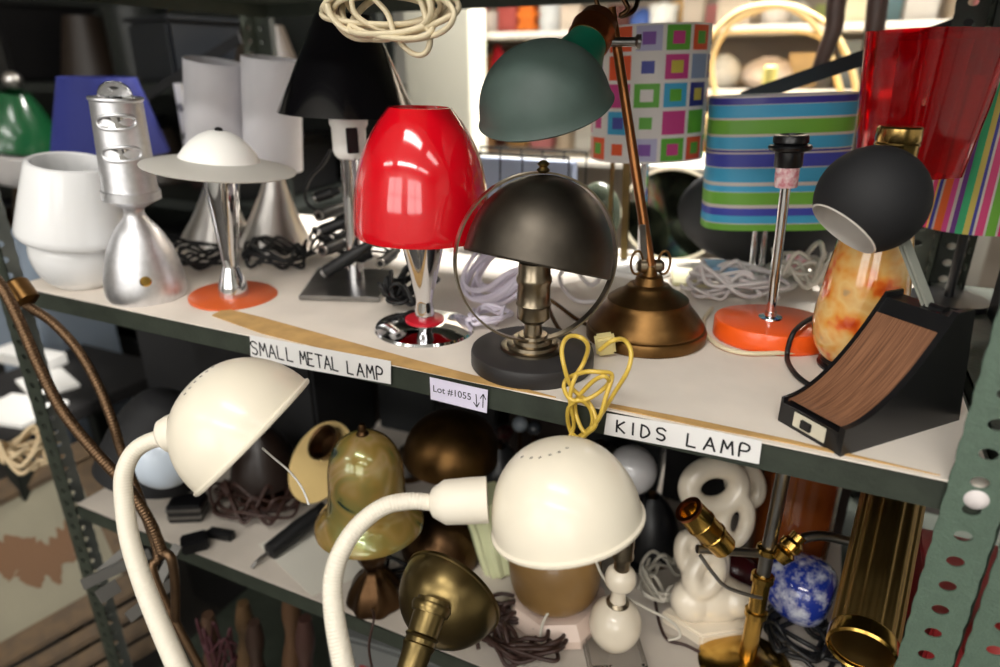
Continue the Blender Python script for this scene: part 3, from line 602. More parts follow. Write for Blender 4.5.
# clear and white cords
cord('white_cord_heap', tangle(Pz(735, 298, Z0)+V((.0, .03, .004)), .06, .05, .045, 6, 21), .0032, M['wcord'], 'heap of white cord coils behind the orange base, left of the chrome pole')
cord('white_cord_heap', tangle(Pz(795, 295, Z0)+V((.0, .03, .01)), .045, .045, .06, 6, 22), .0035, M['clear'], 'heap of greyish clear cord behind the orange base, right of the chrome pole')
cord('white_cord_heap', tangle(Pz(708, 296, Z0)+V((0, .02, .003)), .04, .05, .02, 4, 25), .0025, M['wcord'], 'flat white cord coils lying beside the brass bell base')
cord('clear_cord', [Pz(575, 268, Z0+.02), Pz(590, 285, Z0+.02), Pz(600, 275, Z0+.03), Pz(585, 260, Z0+.03), Pz(560, 275, Z0+.02), Pz(575, 300, Z0+.01), Pz(610, 300, Z0+.01)], .003, M['wcord'], 'loose whitish cord behind the black globe lamp')
for i, (p, z, lb, mt) in enumerate([((790, 292), .03, 'pink and white barcode tag on the cords beside the chrome pole', pm('barcode_tag', (238, 228, 230), .5, col2=(216, 88, 110), vs=120)), ((716, 285), .012, 'light blue plastic wrapper under the white cords', M['bluet']), ((690, 284), .004, 'pale yellow folded paper by the white cords', solid((226, 220, 178)))]):
    c = Pz(*p, Z0)+V((0, .01, z)); single(box('cord_tag' if i == 0 else 'wrapper', frame(c, (.1, -.2, 1), (1, .3, 0)), ((.03, .004, .026), (.05, .03, .02), (.06, .05, .006))[i], mt, bev=.0015), lb, 'tag' if i == 0 else 'wrapper')
# amber bottle lamp
A = Ax((848, 367), Z0, (901, 126)); t = thing('bottle_lamp', 'tapering amber glass bottle lamp with orange flowers, brass cap and black foot', 'lamp', A.m)
A0 = frame(A.b, (0, 0, 1)); rev('foot', A0, [(0, .031), (.003, .032), (.006, .029), (.009, .031), (.013, .030), (.016, .023), (.02, .02)], M['black'], t)
rev('glass_body', A.m, smoothp(A.px([(362, 18), (358, 26), (348, 35), (335, 40), (315, 41.5), (290, 40), (265, 37), (235, 33), (205, 27), (178, 21), (166, 19)])), M['amber'], t, 64)
rev('cap', A.m, A.px([(170, 19), (168, 20), (146, 20), (144, 21), (142, 20), (140, 21), (128, 20.5), (126, 19), (126, 0)]), M['gold'], t)
tube('power_cord', [Pz(*p, Z0+.004) if p[1] > 350 else Pz(*p, Z0+.03) for p in ((832, 312), (812, 318), (794, 332), (787, 356), (794, 372), (808, 384), (822, 388))], .0028, M['rubber'], t)
# red acrylic shade lamp
A = Ax((925, 268), Z0, xy=(1.178, .34)); t = thing('red_acrylic_lamp', 'tall transparent red acrylic rounded-square shade lamp near the right post', 'lamp', A.m)
za, zb = A.t(174), A.t(30); 
def sq(h, z, e=5, n=64):
    out = []
    for k in range(n):
        w = 2*PI*k/n; out.append(A.m @ rot(.75, 'Z') @ V((h*math.copysign(abs(math.cos(w))**(2/e), math.cos(w)), h*math.copysign(abs(math.sin(w))**(2/e), math.sin(w)), z)))
    return out
h_ = A.r(100, 49); h2 = A.r(170, 38)
loft('lamp_shade', [sq(h2, za), sq(h_*.95, (za+zb)/2), sq(h_*1.05, zb), sq(h_*1.05-.004, zb), sq(h_*.95-.004, (za+zb)/2), sq(h2-.004, za)], M['redac'], t, closed=True)
rev('foot', A.m, [(0, .05), (.006, .05), (.01, .02), (.012, .006), (za+.03, .005), (za+.03, 0)], M['chrome'], t)
rev('shade_core', A.m, [(za+.002, h2*.6), (za+.003, h2*.62), (zb-.01, h_*.62), (zb-.01, h_*.6)], solid((150, 8, 18), .3), t)
# vertical striped shade
A = Ax((945, 262), Z0, xy=(1.275, .50)); t = thing('candy_stripe_lamp', 'lamp with shade in narrow vertical pink, green, orange and blue stripes', 'lamp', A.m)
R = A.r(180, 46); za, zb = A.t(226), A.t(75)
vst = [(0, (214, 60, 120)), (.09, cW), (.12, (112, 176, 60)), (.24, cW), (.27, (214, 50, 110)), (.37, (230, 190, 60)), (.4, (58, 56, 150)), (.46, cW), (.49, (240, 110, 50)), (.6, (220, 80, 150)), (.67, cW), (.71, (112, 60, 140)), (.77, (60, 180, 120)), (.86, (206, 190, 90)), (.93, (58, 56, 150)), (.97, cW)]
shade('lamp_shade', A.m, [(za, R), (zb, R*.86)], ramp_mat('candy_stripe', vst, 'u', .5, 4), t, seg=84); rev('foot', A.m, [(0, .05), (.008, .05), (.01, .006), (za+.05, .006), (za+.05, 0)], M['black'], t)
# wedge lamp with wood panel
a0, a1, a2 = Pz(783, 416, Z0), Pz(840, 457, Z0), Pz(966, 418, Z0)
Wd = (a1-a0).length*.93; uy = (a2-a1).normalized(); ux = uy.cross(V((0, 0, 1))).normalized(); a0 = a1-ux*Wd; Ln = (a2-a1).dot(uy)*.94
wm = MX((ux, uy, V((0, 0, 1)))).transposed().to_4x4(); wm.translation = a0; t = thing('wedge_lamp', 'black desk lamp with ball shade, grey arm and curved wood-grain wedge base', 'lamp', wm)
Ht = .108
def cz(s): return .022+(Ht-.030)*(max(0, (s-.02))/.98)**1.9
N = 20; prof_s = [(s*Ln*.68, cz(s)) for s in [i/N for i in range(N+1)]]
def wedge(name, x0, x1, dz, mat, par, top=True, sr=(0, 1), bot=0):
    pf = [(y, z+dz) for y, z in prof_s]; vs = []; poly = [(0, bot)]+pf+[(Ln*.72, Ht+dz), (Ln*.86, Ht+dz), (Ln, bot)]
    n = len(poly); vs = [wm @ V((x, y, z)) for x in (x0, x1) for y, z in poly]
    fs = [list(range(n))[::-1], [n+i for i in range(n)]]+[[i, (i+1) % n, n+(i+1) % n, n+i] for i in range(n)]
    return mk(name, vs, fs, mat, par, ang=30)
wedge('side_cheek', Wd*.92, Wd, .004, M['black'], t); wedge('side_cheek', 0, Wd*.04, .003, M['black'], t)
wedge('housing', Wd*.03, Wd*.93, -.002, M['black'], t)
pv, pf_, pu = [], [], []
for i, (y, z) in enumerate(prof_s[1:-1]):
    pv += [wm @ V((x, y, z+.0012)) for x in (Wd*.05, Wd*.91)]+[wm @ V((x, y, z-.002)) for x in (Wd*.05, Wd*.91)]
K = len(prof_s)-2
for i in range(K-1):
    k = 4*i; v0, v1 = i/K, (i+1)/K
    pf_ += [[k, k+1, k+5, k+4], [k+1, k+3, k+7, k+5], [k+2, k, k+4, k+6]]; pu += [[(0, v0), (1, v0), (1, v1), (0, v1)]]*3
mk('wood_panel', pv, pf_, M['wood'], t, uvs=pu)
sp = box('switch_plate', frame(wm @ V((Wd*.5, 0, .011)), -uy, ux), (Wd*.5, .014, .0012), solid((206, 200, 180)), t, .0004); box('rocker', frame(wm @ V((Wd*.47, -.001, .011)), -uy, ux), (Wd*.16, .008, .003), M['black'], sp, .0006)
bc = Pd(871, 200, .60); R = 53*.60/F; e0 = wm @ V((Wd*.62, Ln*.79, Ht)); 
hd = cdir(-.66, -.74, -.14); hm_ = frame(bc, -hd); th0 = math.asin(.70)
pr = [(-R*math.cos(th), R*math.sin(th)) for th in [th0+(PI-th0)*i/24 for i in range(24)]]+[(R, 0)]
s_ = rev('ball_shade', hm_, pr, M['blackm'], t, 56, caps=(False, False))
pr = [(-(R-.0015)*math.cos(th), (R-.0015)*math.sin(th)) for th in [th0+(PI-th0)*i/24 for i in range(24)]]+[(R-.0015, 0)]
rev('shade_lining', hm_, [(-R*math.cos(th0), R*math.sin(th0)*1.01), (-R*math.cos(th0)-.001, R*math.sin(th0)*.97)]+pr[1:], solid((226, 220, 212), .35), s_, 56, caps=(False, False))
for s in (-1, 1): bar('arm', e0+ux*s*.0022-V((0, 0, .012)), Pd(899, 229, .605)+ux*s*.0022, .010, .0026, solid((140, 142, 132), .4), t, n=tuple(ux))
rev('arm_pivot', frame(e0-ux*.009-V((0, 0, .004)), ux), [(0, 0), (0, .006), (.018, .006), (.018, 0)], M['black'], t, 20)
# gold cord over the edge
yc = [(600, 350), (612, 341), (624, 340), (631, 352), (628, 370), (615, 392), (604, 410), (592, 428), (580, 438), (570, 430), (568, 410), (578, 400), (590, 408), (592, 425), (580, 440), (571, 442), (580, 436), (598, 420), (606, 396), (612, 375), (600, 372), (585, 372), (568, 378), (564, 388), (572, 400), (590, 398), (608, 384), (604, 376), (590, 384), (575, 405), (584, 432), (596, 424), (590, 404), (572, 388), (564, 366), (562, 348), (568, 337), (580, 337), (588, 346), (584, 362), (574, 380), (570, 400), (574, 425), (568, 440)]
t = cord('gold_cord', [Py(*p, -.014-.006*math.sin(i*1.9)) for i, p in enumerate(yc)], .0022, M['ycord'], 'knotted translucent gold lamp cord hanging over the upper shelf edge')
t = single(box('cord_plug', frame(Pz(606, 356, Z0)+V((0, 0, .004)), (0, -.5, 1), (1, .5, 0)), (.022, .012, .03), solid((216, 200, 140), .4), bev=.003), 'pale plug on the gold cord beside the brass bell base', 'plug')
# beige cord coil from the top shelf
q = random.Random(12); pts = []
for i in range(10):
    cx, cy, w, h = q.uniform(378, 408), q.uniform(-6, 10), q.uniform(44, 68), q.uniform(18, 34)
    for k in range(7):
        a = k*2*PI/7+i*.5; pts.append(Py(cx+w*math.cos(a), cy+h*math.sin(a)+6, .05+.02*math.sin(i*2+k)))
pts += [Py(*p, .04) for p in ((385, 10), (395, 35), (410, 52), (424, 54), (430, 40), (424, 10), (415, -12))]
cord('beige_cord_coil', pts, .0036, M['bcord'], 'coil of thick beige flex dangling from the shelf above the black cone lamp', flat=.75)

# ================================================================ gooseneck lamps in front
def goose(lab, dep, dome_c, Rpx, ax, hgt, neckp, collar, coll_r, tub, rpx, vents, base_xy, ribs):
    c = Pd(*dome_c, dep); R = Rpx*dep/F; t = thing('gooseneck_lamp', lab, 'lamp', loc=(base_xy[0], base_xy[1], 0))
    fm = frame(c, ax); pr = [(-.004, R*.985), (-.003, R*1.03), (-.0005, R*1.035), (.001, R)]
    pr += [(R*hgt*math.sin(a*PI/2/16), R*max(0, math.cos(a*PI/2/16))**.9) for a in range(1, 16)]+[(R*hgt, 0)]
    s_ = shade('lamp_shade', fm, pr, M['cream'], t, .0012, 72)
    a, b = Pd(*collar[0], dep), Pd(*collar[1], dep); d = b-a; l = d.length
    rev('collar', frame(a, d), [(0, coll_r[0]*dep/F), (l*.05, coll_r[1]*dep/F), (l*.3, coll_r[2]*dep/F), (l*.8, coll_r[3]*dep/F), (l*1.15, coll_r[3]*dep/F), (l*1.15, 0)], M['creamc'], t)
    P = [Pd(x, y, dd) for x, y, dd in tub]; bt = V((base_xy[0], base_xy[1], .02))
    P0 = P[:]; tube('gooseneck', P0, rpx[0]*dep/F, M['creamc'], t, 20, rib=(.0029, ribs), r2=rpx[1]*tub[-1][2]/F)
    last = P[-1]; d2 = (P[-1]-P[-2]).normalized(); tube('pole', [last, last+d2*.1, V((base_xy[0], base_xy[1], .45)), bt], .0085, M['creamc'], t, 16)
    rev('floor_base', T(bt-V((0, 0, .02))), [(0, .13), (.012, .13), (.02, .11), (.024, .02), (.024, 0)], M['cream'], t)
    for (x, y, nx) in vents:                        # ring of vent slots in the dome
        o_, dr = CAM, ray(x, y).normalized(); inv = fm.inverted(); oo = inv @ o_; dd = inv.to_3x3() @ dr
        lo = None
        for k in range(4000):
            q_ = oo+dd*(dep-.12+k*.0001); 
            if q_.z < 0: continue
            zz = min(1, q_.z/(R*hgt)); rad = R*max(0, math.cos(math.asin(zz)))**.9
            if math.hypot(q_.x, q_.y) <= rad: lo = q_; break
        if lo is None: continue
        nrm = V((lo.x, lo.y, lo.z/hgt/hgt)).normalized(); w = fm @ lo; wn = (fm.to_3x3() @ nrm).normalized()
        box('vent_slot', frame(w-wn*.0009, wn, rt*1+up*nx), (.0032, .0018, .0012), M['hole'], s_, .0004)
goose('cream gooseneck lamp on the right, dome level with the neck entering from the left', .575, (567, 520), 75, cdir(-.20, .95, .22), 1.12, None, ((430, 503), (480, 500)), (8.5, 14, 22, 23), [(434, 503, .575), (412, 501, .573), (385, 506, .57), (360, 524, .566), (342, 550, .562), (333, 580, .558), (335, 620, .552), (345, 672, .545)], (8.2, 11),
      [(522, 457, .0), (531, 458, 0), (540, 457.5, .1), (550, 455, .2), (559, 452, .3), (567, 448, .4), (515, 453, -.1)], (.62, -.22), .024)
goose('cream gooseneck lamp on the left, dome tilted with its opening toward lower right', .62, (252, 434), 74, cdir(-.66, .66, .18), 1.04, None, ((160, 438), (176, 432)), (9, 12, 17, 19), [(163, 438, .62), (148, 442, .62), (133, 453, .618), (124, 474, .615), (124, 500, .612), (130, 540, .606), (144, 585, .60), (162, 630, .594), (182, 676, .588)], (8.2, 10.5),
      [(185, 394, 1), (190, 388, 1), (195, 382, 1), (201, 376.5, 1), (207, 371.5, .8), (213, 367, .8)], (.30, -.16), .010)
cord('pull_wire', [Pd(*p, .66) for p in ((262, 448), (275, 459), (290, 472), (302, 488), (309, 505))], .0011, M['white'], 'thin white wire hanging under the left cream gooseneck dome')
# bronze gooseneck pipes at left
def flexpipe(pts, r, mat, lab, dia=.004, dx=-.06):
    P = [Pd(x, y, d) for x, y, d in pts]; t = thing('bronze_gooseneck', lab, 'lamp', loc=(P[-1].x, P[-1].y, 0)); tube('flexible_arm', P, r, mat, t, 14, rib=(dia, .05))
    last = P[-1]; tube('pole', [last, last+(P[-1]-P[-2]).normalized()*.05, V((last.x+dx, last.y-.02, .4)), V((last.x+dx, last.y-.02, .01))], r*.9, mat, t, 12); rev('floor_base', T((last.x+dx, last.y-.02, 0)), [(0, .11), (.012, .11), (.02, .02), (.02, 0)], mat, t)
    return t
bz_ = pm('antique_bronze', (112, 88, 66), .4, .9, var=.15, vs=60)
flexpipe([(-22, 262, .84), (0, 284, .84), (18, 318, .84), (40, 368, .84), (62, 410, .84), (92, 448, .84), (128, 488, .845), (150, 522, .85), (162, 552, .86)], .0068, bz_, 'ribbed bronze gooseneck arm nearest the left edge crossing the rack post')
t = flexpipe([(8, 290, .87), (28, 306, .87), (52, 322, .87), (78, 350, .87), (98, 385, .87), (112, 420, .87), (122, 452, .88), (140, 500, .885), (156, 545, .89), (158, 560, .89)], .0062, bz_, 'smoother bronze gooseneck arm right of the ribbed one under the shelf end', dx=.16)
rev('arm_fitting', frame(Pd(14, 282, .87), Pd(30, 304, .87)-Pd(14, 282, .87)), [(0, .012), (.004, .0155), (.03, .0155), (.035, .008)], M['brassd'], t, 24)

# ================================================================ lower shelf
# art glass lamp
A = Ax((376, 600), Z1, (362, 428)); t = thing('art_glass_lamp', 'lamp with iridescent gold-green art glass bell shade on dark bronze lobed base', 'lamp', A.m)
rev('lobed_base', A.m, smoothp(A.px([(602, 26), (596, 28), (585, 24), (576, 17), (571, 11), (566, 9), (560, 13), (552, 16), (544, 13), (538, 6), (500, 5), (440, 4)])), M['bronze'], t, 64, lobes=8, lobeamp=.05)
shade('lamp_shade', A.m, smoothp(A.px([(523, 54), (519, 53), (512, 47), (505, 41), (492, 38.5), (470, 37.5), (455, 34), (444, 27), (437, 17), (434, 8)])), M['irid'], t, .002)
rev('finial', A.m, A.px([(437, 6), (433, 6), (431, 4), (428, 4.5), (424, 3), (423, 0)]), M['bronze'], t, 20)
tube('cord', [A.b+cdir(0, -.3, 1)*.03+V((0, 0, .01)), Pd(374, 618, .86), Pd(369, 650, .86), Pd(378, 690, .87)], .0018, M['brcord'], t)
# cream dish shade
c = Py(322, 462, .16); m = frame(c, cdir(-.5, .45, .75)); t = thing('dish_lamp', 'cream metal dish lamp with a brown cup, tilted behind the art glass lamp', 'lamp', m)
R = 42*proj(c)[2]/F; rev('dish', m, [(-.009, 0), (-.008, R*.3), (0, R*.8), (.003, R), (.005, R*1.0), (.003, R*.8), (-.004, R*.3), (-.005, 0)], solid((204, 176, 118), .5), t)
rev('cup', m @ T((.008, .028, -.002)), [(0, .02), (.012, .027), (.026, .03), (.024, .026), (.006, .018), (.004, 0)], M['bronze'], t)
tube('pole', [V((c.x+.01, c.y+.03, Z1)), V((c.x+.01, c.y+.03, c.z-.02))], .005, M['bronze'], t)
# large dark brass domes behind
def domelamp(nm, lab, b, y, dc, R_, ax, mat, hg=1, polemat=None):
    c = Py(*dc, y); t = thing(nm, lab, 'lamp', loc=(c.x, c.y+.01, Z1)); R = R_*proj(c)[2]/F
    pr = [(-.002, R*1.02), (0, R*1.02)]+[(R*hg*math.sin(a*PI/2/12), R*math.cos(a*PI/2/12)) for a in range(1, 12)]+[(R*hg, 0)]
    shade('lamp_shade', frame(c, ax), pr, mat, t, .0015); tube('pole', [V((c.x, c.y+.01, Z1)), V((c.x, c.y+.01, c.z))], .011, polemat or M['bronze'], t, 16); rev('foot', T((c.x, c.y+.01, Z1)), [(0, .05), (.01, .05), (.02, .02), (.02, 0)], M['bronze'], t)
domelamp('dark_dome_lamp', 'wide dark brass dome lamp in shadow below the lot number label', None, .24, (452, 452), 48, (.05, -.1, 1), M['brassd'], .85, M['silver'])
domelamp('bronze_dome_lamp', 'bronze dome shade lamp behind the tarnished brass dome', None, .16, (442, 545), 40, cdir(.15, .75, .5), M['bronze'], .9)
# tarnished brass dome, near
c = Pd(449, 597, .74); R = 53*.74/F; ax = cdir(-.42, -.42, .62); t = thing('brass_dome_lamp', 'tarnished brass bowl shade lamp turned up, its socket pointing to the lower left', 'lamp', loc=(c.x-.02, -.1, 0)); fm = frame(c-ax*R*.1, ax)
pr = [(-.003, R*.99), (-.002, R*1.03), (.001, R*1.03), (.002, R)]+[(R*1.0*math.sin(a*PI/2/14), R*math.cos(a*PI/2/14)) for a in range(1, 14)]+[(R*1.0, 0)]
shade('lamp_shade', fm, pr, M['brassg'], t, .0014, 64)
a, b = Pd(430, 612, .675), Pd(404, 690, .64); d = b-a; l = d.length
rev('socket', frame(a, d), [(-.012, .017), (0, .0165), (l*.1, .0165), (l*.3, .0155), (l*.33, .0175), (l*.36, .0155), (l*.42, .0155), (l*.44, .017), (l*.5, .015), (l*.75, .014), (l, .010), (l, 0)], M['brassg'], t)
rev('socket_ring', frame(a, d), [(-.008, .020), (-.004, .021), (.002, .019), (.002, .016), (-.008, .016)], M['brassg'], t, closed=True)
tube('pole', [b, b+d.normalized()*.06, V((c.x-.02, -.1, .35)), V((c.x-.02, -.1, .01))], .008, M['brassg'], t, 12); rev('floor_base', T((c.x-.02, -.1, 0)), [(0, .10), (.012, .10), (.02, .02), (.02, 0)], M['brassg'], t)
# pale fluted glass
A = Ax((500, 585), Z1, (486, 500), y=.14); c = Pz(500, 570, Z1); A = Ax((500, 568), Z1, (484, 500))
single(rev('fluted_glass_vase', A.m, smoothp(A.px([(572, 14), (566, 17), (545, 19), (525, 20), (505, 23), (495, 25)])), M['flute'], None, 64, lobes=12, lobeamp=.06), 'pale yellow-green fluted glass vase between the brass dome and cream dome', 'vase')
# tan pot with marble base
A = Ax((558, 612), Z1, (553, 530)); t = thing('tan_pot_lamp', 'tan glazed pot lamp on an octagonal pink marble base below the right cream dome', 'lamp', A.m)
r1, r2_ = A.r(612, 52), A.r(595, 44); rev('marble_base', A.m, [(0, r1), (.012, r1), (.03, r2_), (.03, 0)], M['marble'], t, 8, facet=True)
rev('pot', A.m, smoothp(A.px([(594, 30), (588, 40), (575, 45), (555, 46), (540, 40), (528, 26), (520, 12)])), M['tan'], t)
# white ball lamp on glass base
A = Ax((612, 652), Z1, (626, 530)); t = thing('marble_ball_lamp', 'cream marble lamp with ball body, slim neck and square clear glass foot', 'lamp', A.m)
box('glass_foot', A.m @ rot(.5, 'Z'), (.075, .075, .016), M['clearg'], t, .004); rev('foot_ring', A.m, [(.016, .018), (.02, .018), (.024, .014), (.03, .012)], M['nickel'], t)
rev('ball_body', A.m, smoothp(A.px([(644, 8), (642, 14), (637, 20), (630, 24.5), (622, 26), (613, 23.5), (606, 17), (602, 10)])), M['ceram'], t)
rev('collar', A.m, A.px([(607, 10), (605, 11.5), (602, 11.5), (600, 9)]), M['nickel'], t); rev('neck', A.m, smoothp(A.px([(603, 9), (596, 7.5), (588, 8), (584, 14), (578, 15.5), (572, 14), (568, 9)])), M['ceram'], t)
rev('socket', A.m, A.px([(570, 8), (558, 8), (556, 11), (554, 11), (552, 10), (530, 10), (528, 9)]), M['nickel'], t)
# pearl bulb lamp
A = Ax((640, 560), Z1, (630, 450)); t = thing('globe_bulb_lamp', 'round pearl bulb on a dark lamp stand just below the kids lamp label', 'lamp', A.m)
c = A.pt(470); ball('bulb', c, A.r(470, 25), M['bulb'], t, 32); rev('socket', A.m, A.px([(560, 20), (556, 20), (552, 8), (510, 6), (508, 10), (492, 11)]), M['black'], t)
# ivory sculptural lamp
A = Ax((716, 628), Z1, (722, 480)); t = thing('ivory_sculpture_lamp', 'glazed ivory abstract sculpture lamp with pierced rounded loops below the kids label', 'lamp', A.m); dp = proj(A.b)[2]
q0 = [Pz(*p, Z1) for p in ((660, 622), (700, 648), (752, 640), (775, 605), (712, 590))]; prism('plinth', T((0, 0, Z1)), [(p.x, p.y) for p in q0], .02, M['ceram'], t, .003)
sv, sf = [], []
def ringloop(c, rx, ry, th, dpt, tilt=0):
    cc_ = Pd(*c, dpt); pts = []
    for k in range(14):
        a = 2*PI*k/14; x, y = rx*math.cos(a), ry*math.sin(a); x, y = x*math.cos(tilt)-y*math.sin(tilt), x*math.sin(tilt)+y*math.cos(tilt)
        pts.append(cc_+rt*(x*dpt/F)+up*(y*dpt/F))
    P = cr(pts, 4, True); n = len(P); k0 = len(sv); S = 14
    for i in range(n):
        t_ = (P[(i+1) % n]-P[i-1]).normalized(); n1 = fw; n2 = t_.cross(n1).normalized()
        sv.extend([P[i]+n1*(th*dpt/F*1.15*math.cos(2*PI*j/S))+n2*(th*dpt/F*math.sin(2*PI*j/S)) for j in range(S)])
    sf.extend([[k0+i*S+j, k0+i*S+(j+1) % S, k0+((i+1) % n)*S+(j+1) % S, k0+((i+1) % n)*S+j] for i in range(n) for j in range(S)])
def blob(c, rx, ry, rz, dpt):
    cc_ = Pd(*c, dpt); k0 = len(sv); A_, B_ = 20, 12; s_ = dpt/F
    for i in range(B_+1):
        ph = PI*i/B_; 
        for j in range(A_):
            th = 2*PI*j/A_; sv.append(cc_+rt*(rx*s_*math.sin(ph)*math.cos(th))+up*(ry*s_*math.cos(ph))+fw*(rz*s_*math.sin(ph)*math.sin(th)))
    sf.extend([[k0+i*A_+j, k0+i*A_+(j+1) % A_, k0+(i+1)*A_+(j+1) % A_, k0+(i+1)*A_+j] for i in range(B_) for j in range(A_)])
ringloop((714, 487), 25, 20, 11.5, dp-.005, .2); ringloop((745, 484), 12, 18, 8.5, dp+.02, .35); ringloop((735, 520), 12, 21, 8, dp-.01, -.2); ringloop((690, 553), 9, 17, 7.5, dp-.015, .15)
ringloop((704, 572), 11, 18, 11, dp-.02, -.35)
blob((708, 520), 14, 22, 12, dp+.005); blob((712, 560), 18, 32, 15, dp+.01); blob((713, 598), 38, 24, 22, dp-.002); blob((738, 600), 22, 17, 18, dp-.012); blob((692, 600), 22, 22, 18, dp-.008)
bo = mk('sculpted_body', sv, sf, M['ceram'], t)
md = bo.modifiers.new('merge', 'REMESH'); md.mode = 'VOXEL'; md.voxel_size = .0024; md.use_smooth_shade = True
md = bo.modifiers.new('soften', 'SMOOTH'); md.iterations = 8; md.factor = .6
single(ball('dark_red_bowl', Pd(735, 570, dp+.045), .034, solid((60, 18, 20), .25), sc=(1, .8, .8)), 'dark red glossy bowl between the ivory sculpture and brass post', 'bowl')
# brass two-arm lamp
b0, b1 = Pz(745, 668, Z1), Py(784, 470, .17); t = thing('brass_arm_lamp', 'polished brass lamp with upright post, crossing arms and an open bulb socket', 'lamp', loc=b0)
b1 = b0+(b1-b0)*1.0; d = b1-b0
tube('post', [b0, b0+d*.5], .0105, M['brass'], t, 20); tube('upper_post', [b0+d*.5, b1+d*.06], .008, M['steel'], t, 20)
for f in (.3, .48, .62): rev('post_ring', frame(b0+d*f, d), [(-.005, .010), (-.0035, .0135), (.0035, .0135), (.005, .010)], M['brass'], t, 28)
rev('round_base', T(b0), [(0, .056), (.004, .058), (.01, .05), (.018, .02), (.02, 0)], M['brass'], t)
k0 = b0+d*.60; dd = proj(k0)[2]; e1 = Pd(697, 549, dd-.01); tube('arm', [k0, e1], .0052, M['steel'], t, 12)
e2, e3 = Pd(812, 536, dd), Pd(848, 541, dd); tube('arm', [k0, e2, e3], .006, M['steel'], t, 12)
s0, s1 = Pd(724, 547, dd-.012), Pd(689, 510, dd-.03); sl = (s1-s0).length
rev('bulb_socket', frame(s0, s1-s0), [(0, .006), (0, .015), (sl*.3, .016), (sl*.32, .0175), (sl*.36, .0175), (sl*.38, .0165), (sl*.62, .0165), (sl*.64, .018), (sl*.68, .018), (sl*.7, .017), (sl, .0165), (sl, .0135), (sl*.8, .0125), (sl*.8, 0)], M['brass'], t, 32)
rev('socket_liner', frame(s0, s1-s0), [(sl*.97, .0168), (sl*1.03, .0172), (sl*1.03, .012), (sl*.97, .012)], M['copper'], t, 32, closed=True)
s0, s1 = Pd(778, 560, dd-.015), Pd(800, 535, dd-.02); sl = (s1-s0).length
rev('knuckle', frame(s0, s1-s0), [(0, 0), (0, .009), (sl*.3, .013), (sl*.4, .010), (sl*.5, .013), (sl*.7, .013), (sl*.8, .009), (sl, .009), (sl, 0)], M['brass'], t, 28)
tube('harp_wire', [Pd(*p, dd-.02) for p in ((700, 555), (712, 572), (725, 586), (745, 594), (762, 598))], .0022, M['steel'], t)
# blue and white vase lying
p, q_ = Pd(768, 572, .93), Pd(822, 622, .90); p.z = max(p.z, Z1+.05); q_.z = max(q_.z, Z1+.046); m = frame(p, q_-p); L_ = (q_-p).length
single(rev('porcelain_vase', m, smoothp([(-.01, 0), (-.008, .018), (L_*.15, .036), (L_*.5, .047), (L_*.85, .045), (L_*1.05, .030), (L_*1.1, 0)]), M['willow'], None, 48), 'blue and white patterned porcelain vase lying behind the brass post', 'vase')
# ribbed brass column
p, q_ = Pd(862, 648, .63), Pd(897, 478, .80); m = frame(p, q_-p); L_ = (q_-p).length; t = thing('ribbed_brass_column', 'leaning ribbed brass tube with open polished end below the right shelf corner', 'column', m)
R = 30.5*.63/F; rv = []
for z in [i/20 for i in range(21)]:
    rv.append([m @ V(((R*(1+.035*math.copysign(abs(math.cos(14*a))**.5, math.cos(14*a))))*math.cos(a)*(1+.12*z), (R*(1+.035*math.copysign(abs(math.cos(14*a))**.5, math.cos(14*a))))*math.sin(a)*(1+.12*z), L_*z)) for a in [2*PI*k/168 for k in range(168)]])
loft('ribbed_tube', rv+[[m @ V((R*.93*math.cos(a), R*.93*math.sin(a), L_*(1-z/4))) for a in [2*PI*k/168 for k in range(168)]] for z in range(5)], pm('ribbed_brass', (184, 152, 92), .38, 1, var=.15), t, closed=True)
rev('rim', m, [(-.004, R*.95), (-.006, R*1.0), (-.004, R*1.07), (.010, R*1.07), (.012, R*1.04), (.012, R*.95)], M['brass'], t, 56, closed=True)
# cords
cord('brown_cord_heap', tangle(Pz(250, 510, Z1)+V((0, .02, .004)), .085, .06, .05, 9, 31), .003, M['brcord'], 'tangled brown cord heap on the lower shelf behind the left cream lamp')
cord('brown_cord_heap', tangle(Pz(520, 645, Z1)+V((0, .02, .004)), .06, .05, .03, 8, 32), .003, M['brcord'], 'flat brown cord coil in front of the tan pot lamp')
cord('black_cord_heap', tangle(Pz(800, 655, Z1)+V((0, .02, .004)), .05, .05, .03, 7, 33), .0032, M['rubber'], 'black cord coil beside the open end of the ribbed column')
cord('grey_cord_heap', tangle(Pz(662, 600, Z1)+V((0, .02, .004)), .035, .05, .05, 6, 34), .0026, M['clear'], 'greyish wire coil between the ball lamp and the ivory sculpture')
cord('brown_wire', [Pz(*p, Z1+.004) for p in ((655, 600), (660, 625), (668, 640), (685, 645), (705, 655))], .0022, M['brcord'], 'thin brown wire in front of the ivory sculpture plinth')
cord('grey_wire', [Pd(*p, .86) for p in ((598, 555), (590, 562), (575, 580), (560, 600), (545, 618), (541, 640), (550, 672))], .0018, M['clear'], 'thin grey wire running down in front of the marble octagon base')
cord('grey_wire', [Pd(*p, .85) for p in ((595, 558), (602, 575), (614, 590), (640, 605), (672, 622), (680, 636), (668, 640))], .0018, M['clear'], 'thin grey wire passing behind the ball lamp neck')
